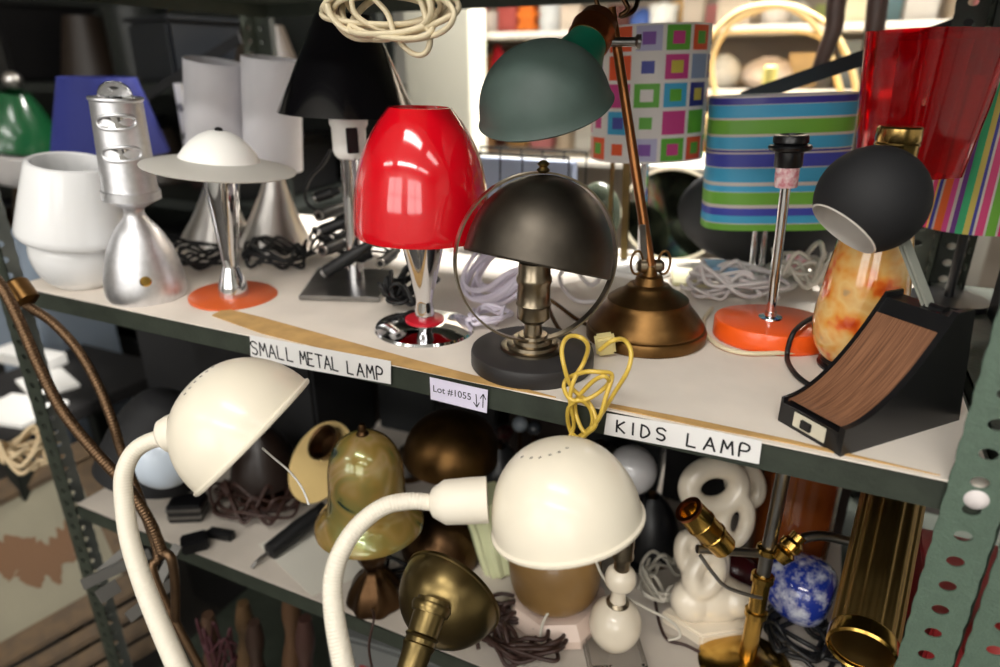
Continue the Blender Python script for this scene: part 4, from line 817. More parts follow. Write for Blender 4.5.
# adapter, boxes and other bits
a, b = Pz(268, 553, Z1+.012), Pz(325, 508, Z1+.03); d = b-a; l = d.length
t = thing('black_hand_tool', 'black cylindrical handle with metal tip lying on the pale paper sheet', 'handle', frame(a, d)); rev('grip', frame(a, d), [(0, .008), (.003, .014), (l*.5, .015), (l*.9, .013), (l, .012), (l, 0)], M['rubber'], t, 24); tube('metal_tip', [a, a-d.normalized()*.02, a-d.normalized()*.03+V((0, 0, -.004))], .003, M['steel'], t)
for (pp, s, rz, mt, nm, lb) in [((190, 516), (.055, .04, .034), .5, M['black'], 'black_box', 'small black box with silver bands behind the cream gooseneck tube'), ((196, 548), (.04, .03, .022), .9, M['black'], 'black_adapter', 'black square power adapter at the lower shelf edge near the gooseneck'), ((222, 538), (.045, .016, .016), .2, M['rubber'], 'black_clip', 'black plastic clip beside the square power adapter')]:
    o_ = Pz(*pp, Z1); m = T(o_) @ rot(rz, 'Z'); 
    if nm == 'black_box':
        t = thing(nm, lb, 'box', m); box('case', m, s, mt, t, .002)
        for z in (.008, .022): box('silver_band', m @ T((0, 0, z)), (s[0]+.002, s[1]+.002, .006), M['steel'], t, .001)
    else: single(box(nm, m, s, mt, bev=.003), lb, 'adapter' if 'adapter' in nm else 'clip')
c = Pd(160, 462, 1.0); m = frame(c, cdir(.1, .55, -.75)); t = thing('white_glass_shade', 'pale bluish glass dish shade showing its bulb behind the left gooseneck', 'lamp shade', m); R = .048
shade('dish', m @ rot(PI, 'X'), [(-.006, R), (0, R), (.012, R*.92), (.024, R*.7), (.032, R*.4), (.035, 0)], solid((206, 218, 232), .25, coat=.5), t, .002); ball('bulb', c-fw*.012, .014, M['bulb'], t)
# black domed thing + clutter in the depth of the lower shelf
single(rev('black_lamp_shade', frame(Pd(160, 425, 1.12), cdir(.3, .85, .2)), smoothp([(-.09, .085), (-.05, .08), (0, .068), (.045, .045), (.06, .02)]), M['blackm']), 'matte black tapered lamp shade hanging behind the left cream dome', 'lamp shade')
q = random.Random(5); shapes = [((.12, .30), 'dark lidded storage tin'), ((.3, .42), 'x')]
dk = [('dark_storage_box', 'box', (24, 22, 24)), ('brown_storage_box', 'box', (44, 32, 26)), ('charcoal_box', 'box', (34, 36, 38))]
pos = ['at the far left end', 'behind the brown cords', 'behind the cream dish shade', 'behind the dark brass dome', 'behind the right cream dome', 'behind the pearl bulb', 'behind the ivory sculpture', 'behind the ribbed column']
for i in range(8):
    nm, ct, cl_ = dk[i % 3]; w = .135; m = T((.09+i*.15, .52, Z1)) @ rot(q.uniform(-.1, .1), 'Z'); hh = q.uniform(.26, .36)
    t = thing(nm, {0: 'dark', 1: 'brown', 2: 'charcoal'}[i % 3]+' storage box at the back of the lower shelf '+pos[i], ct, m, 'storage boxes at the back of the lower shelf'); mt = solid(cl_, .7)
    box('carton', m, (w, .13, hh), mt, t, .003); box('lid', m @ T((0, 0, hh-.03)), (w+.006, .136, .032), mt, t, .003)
glob = [((40, 345), .25, 'b'), ]
for i, (px_, py_, y, r, c_, lb) in enumerate([(505, 432, .40, .016, (90, 30, 34), 'dark red glass knob left of the gold cord'), (520, 424, .36, .014, (150, 160, 170), 'grey glass knob left of the gold cord'), (534, 428, .38, .013, (60, 64, 70), 'dark glass knob just left of the gold cord'), (488, 442, .34, .02, (30, 34, 32), 'blackish glass ball below the lot number label'), (815, 545, .47, .03, (110, 20, 44), 'magenta glossy ball behind the blue vase'), (660, 540, .42, .03, (40, 12, 16), 'dark maroon ball behind the pearl bulb')]):
    c = Py(px_, py_, y); t = thing('finial_stand', lb+' on a thin stand', 'lamp part', loc=(c.x, c.y, Z1)); ball('ball', c, r, solid(c_, .12, coat=1), t); tube('stand', [V((c.x, c.y, Z1)), V((c.x, c.y, c.z-r*.8))], .004, M['bronze'], t); rev('foot', T((c.x, c.y, Z1)), [(0, .012), (.005, .012), (.006, 0)], M['bronze'], t)
c = Pz(845, 560, Z1); 
m = T((1.13, .36, Z1)); t = thing('amber_glass_jar', 'dark amber glass cylinder in shadow behind the ribbed column', 'jar', m); rev('jar', m, [(0, .05), (.004, .055), (.30, .055), (.32, .05), (.32, 0)], pm('dark_amber_glass', (120, 60, 20), .15, coat=1), t); rev('lid', m @ T((0, 0, .32)), [(0, .056), (.015, .056), (.017, 0)], M['bronze'], t)
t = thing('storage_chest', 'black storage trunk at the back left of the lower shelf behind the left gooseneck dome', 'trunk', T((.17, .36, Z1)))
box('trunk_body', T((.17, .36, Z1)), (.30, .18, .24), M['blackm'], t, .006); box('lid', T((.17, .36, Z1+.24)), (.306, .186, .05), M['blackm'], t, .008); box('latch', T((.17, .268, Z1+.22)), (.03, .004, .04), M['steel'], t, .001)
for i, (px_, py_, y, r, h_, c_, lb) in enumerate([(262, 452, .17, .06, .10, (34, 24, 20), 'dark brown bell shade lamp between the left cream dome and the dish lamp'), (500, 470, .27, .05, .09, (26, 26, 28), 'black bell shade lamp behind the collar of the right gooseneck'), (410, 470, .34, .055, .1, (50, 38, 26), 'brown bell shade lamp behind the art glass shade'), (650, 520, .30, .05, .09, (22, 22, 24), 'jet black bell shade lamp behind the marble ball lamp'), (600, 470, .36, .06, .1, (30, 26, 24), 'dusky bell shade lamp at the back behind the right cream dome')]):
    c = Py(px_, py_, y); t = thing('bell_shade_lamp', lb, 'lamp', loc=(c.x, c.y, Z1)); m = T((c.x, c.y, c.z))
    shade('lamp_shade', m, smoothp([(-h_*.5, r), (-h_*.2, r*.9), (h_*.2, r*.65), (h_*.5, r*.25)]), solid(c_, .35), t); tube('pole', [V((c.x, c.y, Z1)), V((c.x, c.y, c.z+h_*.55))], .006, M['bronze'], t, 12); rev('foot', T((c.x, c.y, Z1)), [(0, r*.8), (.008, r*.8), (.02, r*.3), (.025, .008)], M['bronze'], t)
cord('black_cord_heap', tangle((.62, .13, Z1+.004), .06, .07, .04, 6, 61), .0028, M['rubber'], 'black cord heap on the lower shelf behind the bronze base of the art glass lamp')
cord('black_cord_heap', tangle((.82, .05, Z1+.004), .06, .04, .02, 5, 62), .0028, M['brcord'], 'dark cord coil at the lower shelf edge right of the tarnished brass dome')
# ================================================================ beneath and beside
def leaning(nm, lab, cat, pts, th, mat): pass
# bar clamps
for i, (a, b, w) in enumerate([((100, 572, .98), (128, 548, 1.0), .012), ((82, 585, .95), (150, 553, 1.0), .016), ((128, 618, .90), (176, 580, .95), .016), ((150, 600, .95), (178, 545, .98), .014), ((98, 598, .93), (118, 585, .95), .02)]):
    A_, B_ = Pd(*a), Pd(*b); single(bar('metal_clamp_bar', A_, B_, w, .005, pm('dull_clamp_steel', (104, 102, 98), .6, .6), n=(.3, -1, .2)), ['short flat steel bar poking past the left rack post', 'long flat steel bar crossing the left rack post at an angle', 'lowest flat steel bar between the post and the cream tube', 'steel bar rising beside the cream gooseneck tube', 'stubby wide steel bar end against the left rack post'][i], 'metal bar')
# things on the bottom shelf
for i in range(5):
    x = .2+.035*i; hh = q.uniform(.26, .38); m = T((x+.02*i, .04+.03*(i % 2), .25)) @ rot(.12, 'Y'); col = [(70, 50, 36), (90, 68, 44), (54, 38, 30), (84, 60, 40), (62, 40, 34)][i]
    single(rev('wooden_spindle', m, smoothp([(0, .016), (.04, .02), (.07, .012), (hh*.5, .019), (hh*.7, .011), (hh*.85, .016), (hh, .01)]), solid(col, .5), None, 20), ['tallest-left', 'second', 'middle', 'fourth', 'rightmost'][i]+' turned wooden spindle standing on the bottom shelf from the left', 'spindle', 'wooden spindles on the bottom shelf')
cord('dark_red_wire', tangle(V((.3, -.0, .45)), .04, .02, .12, 4, 41), .0022, solid((70, 34, 40)), 'loose dark red wire hanging among the wooden spindles')
m = T((.56, .2, .2515)) @ rot(.1, 'Z'); t = thing('metal_case', 'grey metal case with red square panel on the bottom shelf', 'case', m); box('body', m, (.24, .2, .27), M['greyc'], t, .006); box('red_panel', m @ T((-.03, -.101, .17)), (.05, .003, .05), solid((150, 16, 20)), t, .001)
m = T((.80, .18, .2515)); single(ball('grey_plate', m @ V((0, -.02, .22)), .11, solid((120, 112, 104), .5), sc=(1.1, 1, .35)), 'rounded pale grey dish below the lower shelf behind the gooseneck', 'dish')
single(box('dish_crate', T((.80, .18, .2515)), (.2, .2, .17), M['brown'], bev=.004), 'brown wooden crate under the rounded grey dish', 'crate')
single(box('brown_carton', T((1.05, .22, .2515)), (.2, .25, .3), M['dark'], bev=.004), 'dark carton on the bottom shelf at the right', 'carton')
# painting leaning at the left
pl = [Pd(-60, 560, 1.5), Pd(100, 470, 1.7), Pd(150, 640, 1.3), Pd(-60, 760, 1.1)]
pa = Pd(-8, 578, 1.40); un = (Pd(120, 500, 1.5)-Pd(-60, 600, 1.45)).normalized(); nn = (CAM-pa).normalized(); nn = (nn-un*nn.dot(un)); nn = (nn+V((0, 0, .25))).normalized(); un = (un-nn*un.dot(nn)).normalized(); vn = nn.cross(un)
m = MX((un, vn, nn)).transposed().to_4x4(); m.translation = pa; t = thing('floral_panel', 'pale panel with brown leaf motif in a broad gilt frame leaning behind the post', 'picture', m)
box('panel', m, (.46, .26, .006), pm('aged_panel', (124, 118, 98), .6, var=.12, vs=6), t, .001)
for (x, y, w, h) in ((0, -.155, .56, .05), (0, .155, .56, .05), (-.255, 0, .05, .27), (.255, 0, .05, .27)): box('frame_rail', m @ T((x, y, -.004)), (w, h, .022), M['gilt'], t, .006)
for k_, yy in enumerate((-.205, -.245, -.285)): single(box('gilt_moulding', m @ T((0, yy, -.006-.004*k_)), (.56, .032, .02), M['gilt'], bev=.007), ['top', 'middle', 'bottom'][k_]+' gilt moulding strip stacked below the floral panel', 'moulding')
q = random.Random(3)
for i in range(16):
    s = i/15; x = -.02+.2*s; y = .0+.03*math.sin(s*7); r = .012+.02*math.sin(PI*s)
    pts = [(x+r*(1+.45*math.sin(5*a+i))*math.cos(a), y+r*1.3*(1+.45*math.sin(4*a+i*2))*math.sin(a)) for a in [2*PI*k/24 for k in range(24)]]
    if i == 0: allp = []
    allp.append(pts)
vs, fs = [], []
for pts in allp:
    k = len(vs); vs += [m @ V((x, y, .0062+.0001*allp.index(pts))) for x, y in pts]; cx = sum(p[0] for p in pts)/24; cy = sum(p[1] for p in pts)/24; vs.append(m @ V((cx, cy, .0068+.0001*allp.index(pts)))); fs += [[k+j, k+(j+1) % 24, k+24] for j in range(24)]
mk('leaf_motif', vs, fs, solid((96, 64, 32), .6), t, smooth=False)
cord('beige_rope', tangle(Pd(30, 455, 1.25)-V((0, 0, .02)), .06, .04, .07, 7, 51), .0045, M['rope'], 'knotted beige rope hank hanging left of the rack post')
tb = Pd(20, 400, 1.5); tb.x += .09
t = thing('side_table', 'dark table with pale papers left of the rack behind the bronze gooseneck', 'table', loc=(tb.x-.15, tb.y+.1, 0)); box('table_top', T((tb.x-.15, tb.y+.1, tb.z-.05)), (.36, .42, .03), M['dark'], t, .003)
for sx in (-1, 1):
    for sy in (-1, 1): box('leg', T((tb.x-.15+sx*.15, tb.y+.1+sy*.18, 0)), (.04, .04, tb.z-.05), M['rackd'], t, .002)
for i, (px_, py_, s, rz) in enumerate([(18, 412, (.16, .12), .2), (48, 385, (.14, .1), -.3), (30, 362, (.2, .06), .1)]):
    o_ = Pz(px_, py_, tb.z-.019); single(box('paper_stack', T((o_.x, o_.y, tb.z-.0195)) @ rot(rz, 'Z'), (*s, .01+.02*(i == 2)), M['white'], bev=.001), ['flat white paper stack at the front of the side table', 'small white paper pile beside the rack post', 'thicker white box lid at the back of the side table'][i], 'paper')
single(box('blue_grey_box', T((gp.x, gp.y, 0)), (.22, .22, gp.z-.001), solid((132, 144, 158), .5), bev=.004), 'tall blue-grey box at the left edge carrying the green glass lamp', 'box')

gx, gy = -.21, .53
for z_, h_, w_, mt, lb in ((0, .5, .28, M['dark'], 'lower dark carton of the stack standing left of the rack'), (.5, .48, .27, M['blackm'], 'upper black carton of the stack standing left of the rack')):
    t = thing('stacked_carton', lb, 'carton', T((gx, gy, z_))); box('carton', T((gx, gy, z_)), (w_, .24, h_-.002), mt, t, .004); box('lid', T((gx, gy, z_+h_-.06)), (w_+.006, .246, .058), mt, t, .003)
for i, x in enumerate((-2.07, -1.44, -.81, -.18)):
    t = thing('floor_crate', ['first', 'second', 'third', 'fourth'][i]+' dark crate from the left under the rear rack', 'crate', T((x, .94, 0)), 'dark crates under the rear rack'); box('crate', T((x, .94, 0)), (.56, .42, .6), M['dark'], t, .006); box('rim', T((x, .94, .56)), (.572, .43, .04), M['blackm'], t, .004)
# ================================================================ behind the rack
back = thing('shelving_rack', 'dark metal rack standing back to back behind the left half of the lamp shelves', 'shelving rack', loc=(-1.07, .95, 0))
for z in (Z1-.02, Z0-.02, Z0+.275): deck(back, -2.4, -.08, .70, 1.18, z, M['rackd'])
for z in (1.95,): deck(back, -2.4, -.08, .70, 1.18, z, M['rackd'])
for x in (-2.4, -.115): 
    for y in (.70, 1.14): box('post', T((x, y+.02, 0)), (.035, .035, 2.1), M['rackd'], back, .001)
box('back_panel', T((-1.24, 1.195, .5)), (2.32, .008, 1.7), M['rackd'], back, 0)  # added dark sheet, blocks the bright wall and lamps behind
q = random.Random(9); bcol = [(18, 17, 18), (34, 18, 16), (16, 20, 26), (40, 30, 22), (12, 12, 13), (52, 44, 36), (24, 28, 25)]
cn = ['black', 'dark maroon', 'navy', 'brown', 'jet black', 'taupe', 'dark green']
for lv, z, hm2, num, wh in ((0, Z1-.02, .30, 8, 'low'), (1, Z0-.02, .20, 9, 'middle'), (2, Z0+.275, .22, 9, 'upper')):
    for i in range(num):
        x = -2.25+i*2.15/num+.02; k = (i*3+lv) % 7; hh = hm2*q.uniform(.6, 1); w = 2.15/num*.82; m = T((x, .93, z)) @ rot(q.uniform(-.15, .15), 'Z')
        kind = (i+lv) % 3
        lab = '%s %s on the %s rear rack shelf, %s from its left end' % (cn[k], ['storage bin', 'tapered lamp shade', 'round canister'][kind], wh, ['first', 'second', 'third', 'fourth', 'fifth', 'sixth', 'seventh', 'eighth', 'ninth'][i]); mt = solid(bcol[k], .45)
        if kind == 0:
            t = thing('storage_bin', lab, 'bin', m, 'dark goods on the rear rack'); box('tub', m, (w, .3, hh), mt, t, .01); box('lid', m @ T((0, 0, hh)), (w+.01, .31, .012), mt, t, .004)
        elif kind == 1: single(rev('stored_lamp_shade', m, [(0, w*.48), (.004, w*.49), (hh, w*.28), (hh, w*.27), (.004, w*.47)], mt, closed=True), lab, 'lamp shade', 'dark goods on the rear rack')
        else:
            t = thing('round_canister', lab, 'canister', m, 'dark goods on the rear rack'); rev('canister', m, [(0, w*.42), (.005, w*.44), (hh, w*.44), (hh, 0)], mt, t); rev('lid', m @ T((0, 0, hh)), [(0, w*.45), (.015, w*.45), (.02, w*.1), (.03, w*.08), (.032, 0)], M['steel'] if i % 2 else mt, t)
# cream board, grey panel and wire basket
a, b = Py(412, 215, .66), Py(475, 10, .66); c = Py(443, 240, .66)
xa, xb = Py(413, 100, 1.62).x, Py(476, 100, 1.62).x; single(box('cream_cabinet', T(((xa+xb)/2, 1.64, 0)), (xb-xa, .12, 2.2), M['creamw'], bev=.004), 'tall narrow cream cabinet far behind, seen above and behind the red lamp shade', 'cabinet')
c = Py(536, 190, .60); t = thing('wire_basket', 'black wire basket holding a blue-grey panel behind the black globe lamp', 'basket', loc=(c.x, .6, Z0))
x0_, x1_ = Py(478, 150, .58).x, Py(585, 150, .58).x; zt = Py(530, 150, .58).z
for z in (Z0+.004, (Z0+zt)/2, zt): tube('wire_rail', [V((x0_, .50, z)), V((x0_, .50, z))+V((.001, 0, 0)), V((x1_, .50, z))], .002, M['black'], t, 8, raw=True)
for z in (Z0+.004, zt): tube('wire_rail', [V((x0_, .59, z)), V((x1_, .59, z))], .002, M['black'], t, 8, raw=True)
for k in range(6):
    x = x0_+(x1_-x0_)*k/5
    for y in (.50, .59): tube('wire_upright', [V((x, y, Z0+.001)), V((x, y, zt))], .0015, M['black'], t, 6, raw=True)
single(box('blue_grey_board', T(((x0_+x1_)/2, .545, Z0)), (x1_-x0_-.01, .03, zt-Z0-.012), solid((140, 150, 172), .5), bev=.002), 'blue-grey panel standing inside the black wire basket', 'panel')
# bright goods beyond (display table and shelf)
YB = 1.75
dsp = thing('display_shelf', 'bright white display shelving full of colourful goods far behind the lamp rack', 'display shelf', loc=(.8, YB+.2, 0))
zl = [Py(560, 158, YB).z, Py(560, 88, YB).z, Py(560, 31, YB).z, Py(560, -60, YB).z]
wsh = solid((214, 208, 196), .6)
for z in zl: box('shelf_board', T((.75, YB+.22, z-.02)), (2.7, .5, .02), wsh, dsp, .002)
for x in (-.6, 2.1):
    for y in (0, .44): box('upright', T((x, YB+y, 0)), (.03, .03, 2.3), wsh, dsp, .001)
box('back_panel', T((.75, YB+.47, .3)), (2.7, .01, 2.0), solid((190, 176, 160), .7), dsp, 0)
items = [  # px, level, halfwidth px, height px, colour, kind, label
 (480, 2, 9, 30, (206, 96, 84), 'b', 'coral box high on the far display shelf at the left'), (492, 2, 9, 22, (236, 226, 220), 'c', 'white canister beside the coral box on the far shelf'), (510, 2, 10, 26, (196, 92, 86), 'b', 'dusty red box on the far display shelf'),
 (528, 2, 11, 34, (240, 128, 30), 't', 'bright orange folded towels on the far display shelf'), (550, 2, 11, 30, (214, 218, 222), 'c', 'silver-white canister above the green metal shade'), (571, 2, 10, 24, (222, 206, 190), 'b', 'beige box above the copper socket on the far shelf'),
 (477, 1, 8, 46, (190, 220, 80), 'b', 'lime green upright book on the far shelf'), (488, 1, 5, 30, (180, 120, 70), 'b', 'narrow brown box beside the lime green book'), (498, 1, 8, 38, (206, 20, 44), 's', 'crimson ball ornament on the far shelf'), (509, 1, 7, 24, (120, 196, 180), 'c', 'mint jar under the crimson ornament'), (524, 1, 10, 20, (206, 190, 160), 't', 'pale folded cloth on the far shelf behind the green shade'),
 (480, 0, 12, 40, (222, 178, 130), 'b', 'peach box at the left of the lowest far shelf'), (640, 2, 12, 20, (60, 90, 160), 's', 'blue bowl ornament above the squares drum shade'), (660, 2, 14, 24, (226, 226, 222), 'c', 'white canister above the squares drum shade'), (690, 2, 10, 28, (190, 176, 160), 'b', 'tan box above the squares drum shade'),
 (725, 1, 17, 32, (240, 238, 230), 's', 'big white round gourd left of the rattan hoop'), (770, 1, 26, 30, (246, 228, 214), 's', 'wide cream ceramic dome inside the rattan hoop'), (805, 1, 14, 34, (200, 170, 120), 'b', 'tan box behind the rattan hoop'), (850, 1, 10, 46, (120, 128, 130), 'b', 'grey book beside the dark carved leg'), (868, 1, 8, 40, (214, 200, 160), 'c', 'straw-coloured canister between the carved legs'),
 (722, 0, 14, 22, (236, 196, 60), 's', 'yellow and orange round dish beyond the striped shade'), (755, 0, 40, 46, (138, 150, 152), 'p', 'long grey plush cushion beyond the striped oval shade'), (800, 0, 14, 26, (232, 224, 200), 's', 'ivory round pot right of the grey cushion'), (832, 0, 16, 30, (236, 230, 214), 'c', 'ivory canister beyond the black cross brace'), (690, 0, 10, 30, (200, 30, 40), 'b', 'red box just right of the squares drum shade'), (700, 0, 6, 44, (120, 70, 60), 'b', 'narrow brown box right of the squares drum shade'),
 (730, 2, 16, 26, (206, 190, 170), 'b', 'pale brown carton above the rattan hoop'), (770, 2, 14, 18, (220, 210, 200), 'c', 'cream tin above the middle of the rattan hoop'), (850, 2, 22, 26, (226, 214, 180), 'b', 'straw box high on the far shelf near the carved legs'), (910, 2, 14, 30, (220, 214, 206), 'b', 'white carton above the red acrylic shade'),
 (930, 1, 16, 30, (210, 200, 190), 's', 'beige bowl behind the red acrylic shade'), (960, 1, 14, 40, (60, 60, 66), 'b', 'dark carton behind the red acrylic shade on the right'), (905, 1, 12, 30, (200, 60, 70), 'b', 'red carton behind the red acrylic shade on the left')]
q = random.Random(31); extra = []
names = {'b': 'box', 'c': 'canister', 's': 'pot', 't': 'folded towel pile'}
pal = [((232, 150, 150), 'pink'), ((206, 60, 60), 'red'), ((240, 236, 226), 'white'), ((236, 190, 120), 'apricot'), ((150, 190, 200), 'pale blue'), ((226, 206, 180), 'sand'), ((120, 70, 60), 'brown'), ((190, 200, 120), 'moss')]
pp = [(534, 1, 12, 34), (552, 1, 9, 42), (570, 1, 10, 30), (588, 1, 10, 38), (618, 2, 10, 26), (676, 2, 8, 30), (704, 2, 9, 24), (750, 2, 9, 20), (792, 2, 12, 26), (815, 2, 9, 22), (880, 2, 10, 28), (700, 1, 8, 40), (744, 1, 7, 22), (825, 1, 9, 30), (500, 0, 10, 34), (520, 0, 12, 26), (545, 0, 12, 40), (568, 0, 10, 30), (592, 0, 12, 36), (712, 0, 6, 24), (862, 0, 12, 30), (885, 1, 9, 30), (975, 2, 12, 26), (945, 2, 10, 34)]
lvn = {0: 'lowest', 1: 'middle', 2: 'top'}
for i, (a, b, c_, d) in enumerate(pp):
    col, cn_ = pal[(i*5+b) % 8]; kd = 'bcstbc'[i % 6]; extra.append((a, b, c_, d, col, kd, '%s %s on the %s far display shelf%s' % (cn_, names[kd], lvn[b], [', toward its left', ', near its middle', ', toward its right'][0 if a < 600 else 1 if a < 780 else 2])))
for px_, lv, hw, hp, col, kd, lb in items+extra:
    z = zl[lv]; y = YB+(.12 if (px_, lv, hw, hp, col, kd, lb) in items else .32)+(0 if lv else -.02)+(.1 if kd == 's' and px_ == 722 else 0); o_ = Py(px_, 60, y); sc_ = proj(o_)[2]/F; m = T((o_.x, y, z)); w, h_ = hw*sc_, hp*sc_; mt = solid(col, .5)
    if kd == 'b': t = thing('goods_box', lb, 'box', m, 'goods on the far display shelf'); box('carton', m, (2*w, w*1.6, h_*.9), mt, t, .006); box('lid', m @ T((0, 0, h_*.8)), (2*w+.004, w*1.6+.004, h_*.2), mt, t, .004)
    elif kd == 'c': t = thing('canister', lb, 'canister', m, 'goods on the far display shelf'); rev('canister', m, [(0, w*.95), (.01, w), (h_*.85, w), (h_*.85, 0)], mt, t, 28); rev('lid', m @ T((0, 0, h_*.85)), [(0, w*1.05), (h_*.08, w*1.05), (h_*.12, w*.3), (h_*.2, w*.2), (h_*.2, 0)], mt, t, 28)
    elif kd == 's': single(rev('round_pot', m, smoothp([(0, w*.4), (h_*.1, w*.75), (h_*.45, w), (h_*.8, w*.75), (h_*.95, w*.35), (h_, w*.3)]), mt, None, 32), lb, 'pot', 'goods on the far display shelf')
    elif kd == 't':
        for k in range(1): pass
        t = thing('folded_towel_pile', lb, 'towels', m, 'goods on the far display shelf')
        for k in range(3): box('towel', m @ T((0, 0, h_*k/3)), (2*w, w*1.6, h_/3), mt, t, .012)
    else: single(ball('grey_cushion', m @ V((0, 0, h_*.5)), h_*.5, mt, sc=(w/h_*2, 1.1, 1), seg=32, ), lb, 'cushion')
# rattan basket hoops
t = thing('rattan_basket', 'pale rattan basket with arching double handle beyond the striped shade', 'basket', loc=Py(770, 120, 1.5)); YR = 1.55
for (pts, r) in (([(698, 90), (705, 48), (735, 14), (775, 5), (805, 16), (826, 45), (842, 95)], .0085), ([(715, 95), (712, 62), (726, 30), (752, 12), (790, 6), (830, 28), (852, 70), (858, 110)], .008), ([(716, 34), (760, 30), (800, 31), (822, 38)], .005)):
    tube('hoop', [Py(*p, YR+.03*(i % 2)*0) for i, p in enumerate(pts)], r, M['rattan'], t, 10)
c = Py(775, 118, YR); rev('basket_body', T((c.x, YR, c.z-.12)), [(0, .15), (.03, .17), (.12, .19), (.13, .185), (.12, .18), (.02, .15)], M['rattan'], t, 40)
st2 = thing('display_table', 'low pale table under the rattan basket beyond the lamp rack', 'table', loc=(c.x, YR, 0)); box('table_top', T((c.x+.1, YR-.02, c.z-.15)), (.9, .36, .028), wsh, st2, .004)
for sx in (-1, 1):
    for sy in (-1, 1): box('leg', T((c.x+.1+sx*.42, YR-.02+sy*.15, 0)), (.03, .03, c.z-.15), wsh, st2, .002)
cz_ = c.z-.122; cc2 = Py(768, 88, 1.42); single(rev('yellow_candle', T((cc2.x, 1.42, cz_)), [(0, .02), (.002, .021), (cc2.z-cz_+.05, .017), (cc2.z-cz_+.055, .010), (cc2.z-cz_+.055, 0)], solid((236, 222, 130), .5), None, 20), 'pale yellow candle in front of the grey cushion', 'candle')
# carved dark legs of an upturned chair
t = thing('carved_chair', 'dark carved wooden chair legs upturned beyond the striped and red shades', 'chair', loc=Py(850, 150, .95)); YL = .98
for pts in ([(843, -20), (836, 5), (834, 28), (826, 50), (818, 72)], [(884, -25), (878, 0), (875, 25), (870, 60), (866, 110), (858, 160)]):
    P = [Py(*p, YL) for p in pts]; tube('leg', P, .019, M['dwood'], t, 14, r2=.014)
P = Py(845, 175, YL); box('seat', T((P.x+.02, YL+.1, P.z-.02)), (.3, .28, .04), M['dwood'], t, .01); 
single(box('goods_crate', T((P.x+.02, YL+.1, Z0-.3)), (.3, .3, P.z-.02-Z0+.3), M['dark'], bev=.004), 'dark crate under the upturned carved chair', 'crate')
single(box('floor_cabinet', T((P.x+.0, YL+.1, 0)), (.5, .4, Z0-.3), M['dark'], bev=.004), 'dark cabinet standing on the floor beyond the rack', 'cabinet')
# things beside the right post
single(box('black_bracket', frame(Py(1010, 250, .45), (0, 0, 1), (1, 0, 0)) @ T((0.03, 0, -.14)), (.06, .05, .32), M['black'], bev=.003), 'black metal bracket behind the right rack post', 'bracket')
single(ball('red_jar', Pd(1000, 650, .72), .035, solid((170, 50, 48), .4), sc=(1, 1, 1)), 'rounded red jar at the lower right corner behind the posts', 'jar')
c = V((1.235, .33, Z1)); single(box('red_carton', T((1.37, .30, Z1)), (.16, .2, .10), solid((150, 34, 38), .5), bev=.003), 'red carton on the neighbouring shelf behind the right posts', 'carton')
single(box('white_carton', T((1.47, .45, Z0)), (.2, .16, .16), M['white'], bev=.003), 'white carton on the neighbouring upper shelf right of the striped shade', 'carton')
# ---------------------------------------------------------------- lights
def lamp(x, y, w, h, e, z=2.9, col=(1, .97, .92)):
    t = thing('ceiling_light', 'ceiling fluorescent fixture', 'ceiling light', loc=(x, y, z))
    t['label'] = 'white fluorescent ceiling fixture %s' % {(-1.2, -2.5): 'behind the camera to the left', (.9, -1.1): 'above the aisle in front of the rack', (2.6, -1.1): 'in the aisle right of the rack', (.9, 3.2): 'beyond the display shelf', (.9, 1.45): 'between the rack and the display shelf', (.9, -2.5): 'longest one, behind the camera', (2.6, -2.5): 'behind the camera to the right'}.get((x, y), 'overhead')
    box('housing', T((x, y, z+.03)), (w+.06, h+.06, .06), M['white'], t, .005)
    l = bpy.data.lights.new('tube_light', 'AREA'); l.shape = 'RECTANGLE'; l.size = w; l.size_y = h; l.energy = e; l.color = col
    o = bpy.data.objects.new('tube_light', l); C.objects.link(o); o.parent = t; o.location = (0, 0, .02)
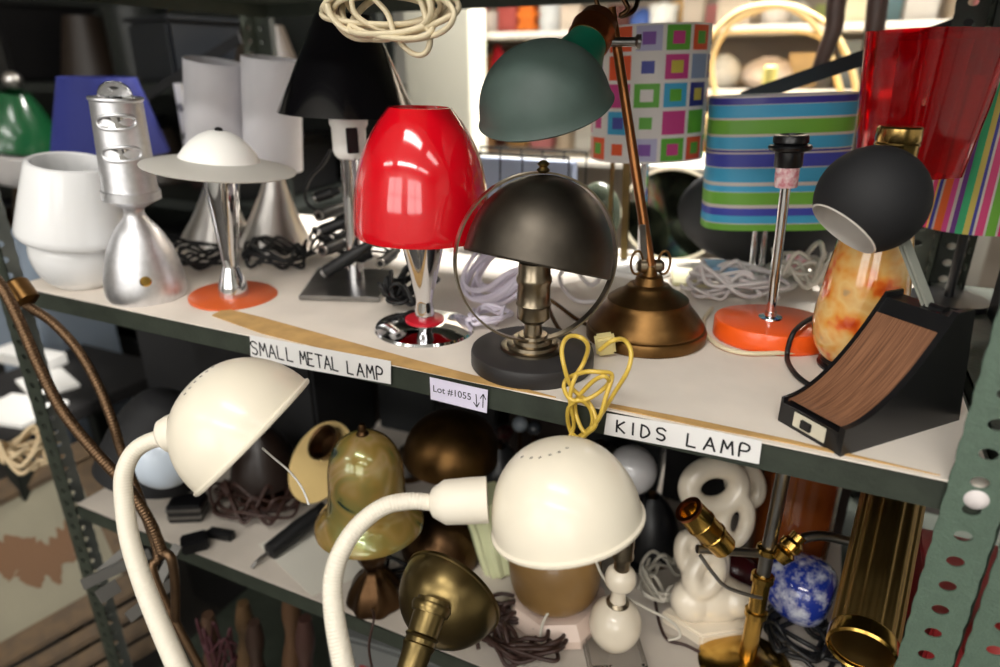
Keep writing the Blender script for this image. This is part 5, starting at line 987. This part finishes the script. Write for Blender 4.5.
for x, y, w, h, e in ((.9, -1.1, 1.2, .3, 20), (2.6, -1.1, 1.2, .3, 7), (.9, -2.5, 1.8, .3, 42), (-1.2, -2.5, 1.2, .3, 14), (2.6, -2.5, 1.2, .3, 10), (.9, 1.45, 1.4, .3, 210), (.9, 3.2, 1.2, .3, 40)): lamp(x, y, w, h, e)  # row behind the camera added to light the back of the shelf
w = bpy.data.worlds.new('World'); bpy.context.scene.world = w; w.use_nodes = True; w.node_tree.nodes['Background'].inputs[0].default_value = (.9, .95, 1, 1); w.node_tree.nodes['Background'].inputs[1].default_value = .15
pane_glow = bpy.data.materials.new('daylight_pane'); pane_glow.use_nodes = True; nt = pane_glow.node_tree; nt.nodes.remove(nt.nodes['Principled BSDF']); em = nt.nodes.new('ShaderNodeEmission'); em.inputs[0].default_value = (1, .97, .93, 1); em.inputs[1].default_value = 5.0; nt.links.new(em.outputs[0], nt.nodes['Material Output'].inputs[0])  # glowing surface for the added windows
for i, wx in enumerate((-.2, 1.9)):  # unseen windows added behind the camera as low frontal fill
    wd = MX.Translation((wx, Y0+.012, 1.25)); wo = box('window_%d' % (i+1), wd, (1.5, .01, 1.2), pane_glow, bev=0); st(wo); ROOT[wo.name] = MX.Translation(-wo.location)
    for a, b_, c_, d_ in ((0, -.05, 1.62, .05), (0, 1.2, 1.62, .05), (0, .58, 1.5, .03)): box('window_frame', wd @ T((a, .012, b_)), (c_, .03, d_), M['white'], wo, .003)
    for a in (-.78, 0, .78): box('window_frame', wd @ T((a, .012, 0)), (.05, .03, 1.2), M['white'], wo, .003)
# ---------------------------------------------------------------- camera
cd = bpy.data.cameras.new('camera'); co = bpy.data.objects.new('camera', cd); C.objects.link(co)
m = MX((rt, up, -fw)).transposed().to_4x4(); m.translation = CAM; co.matrix_world = m
cd.sensor_width = 36; cd.lens = 36*F/1000; cd.clip_start = .02
cd.dof.use_dof = True; cd.dof.focus_distance = .68; cd.dof.aperture_fstop = 2.6
sc = bpy.context.scene; sc.camera = co
sc.view_settings.view_transform = 'Standard'; sc.view_settings.look = 'None'; sc.view_settings.gamma = 1; sc.view_settings.use_curve_mapping = False; sc.view_settings.exposure = 0
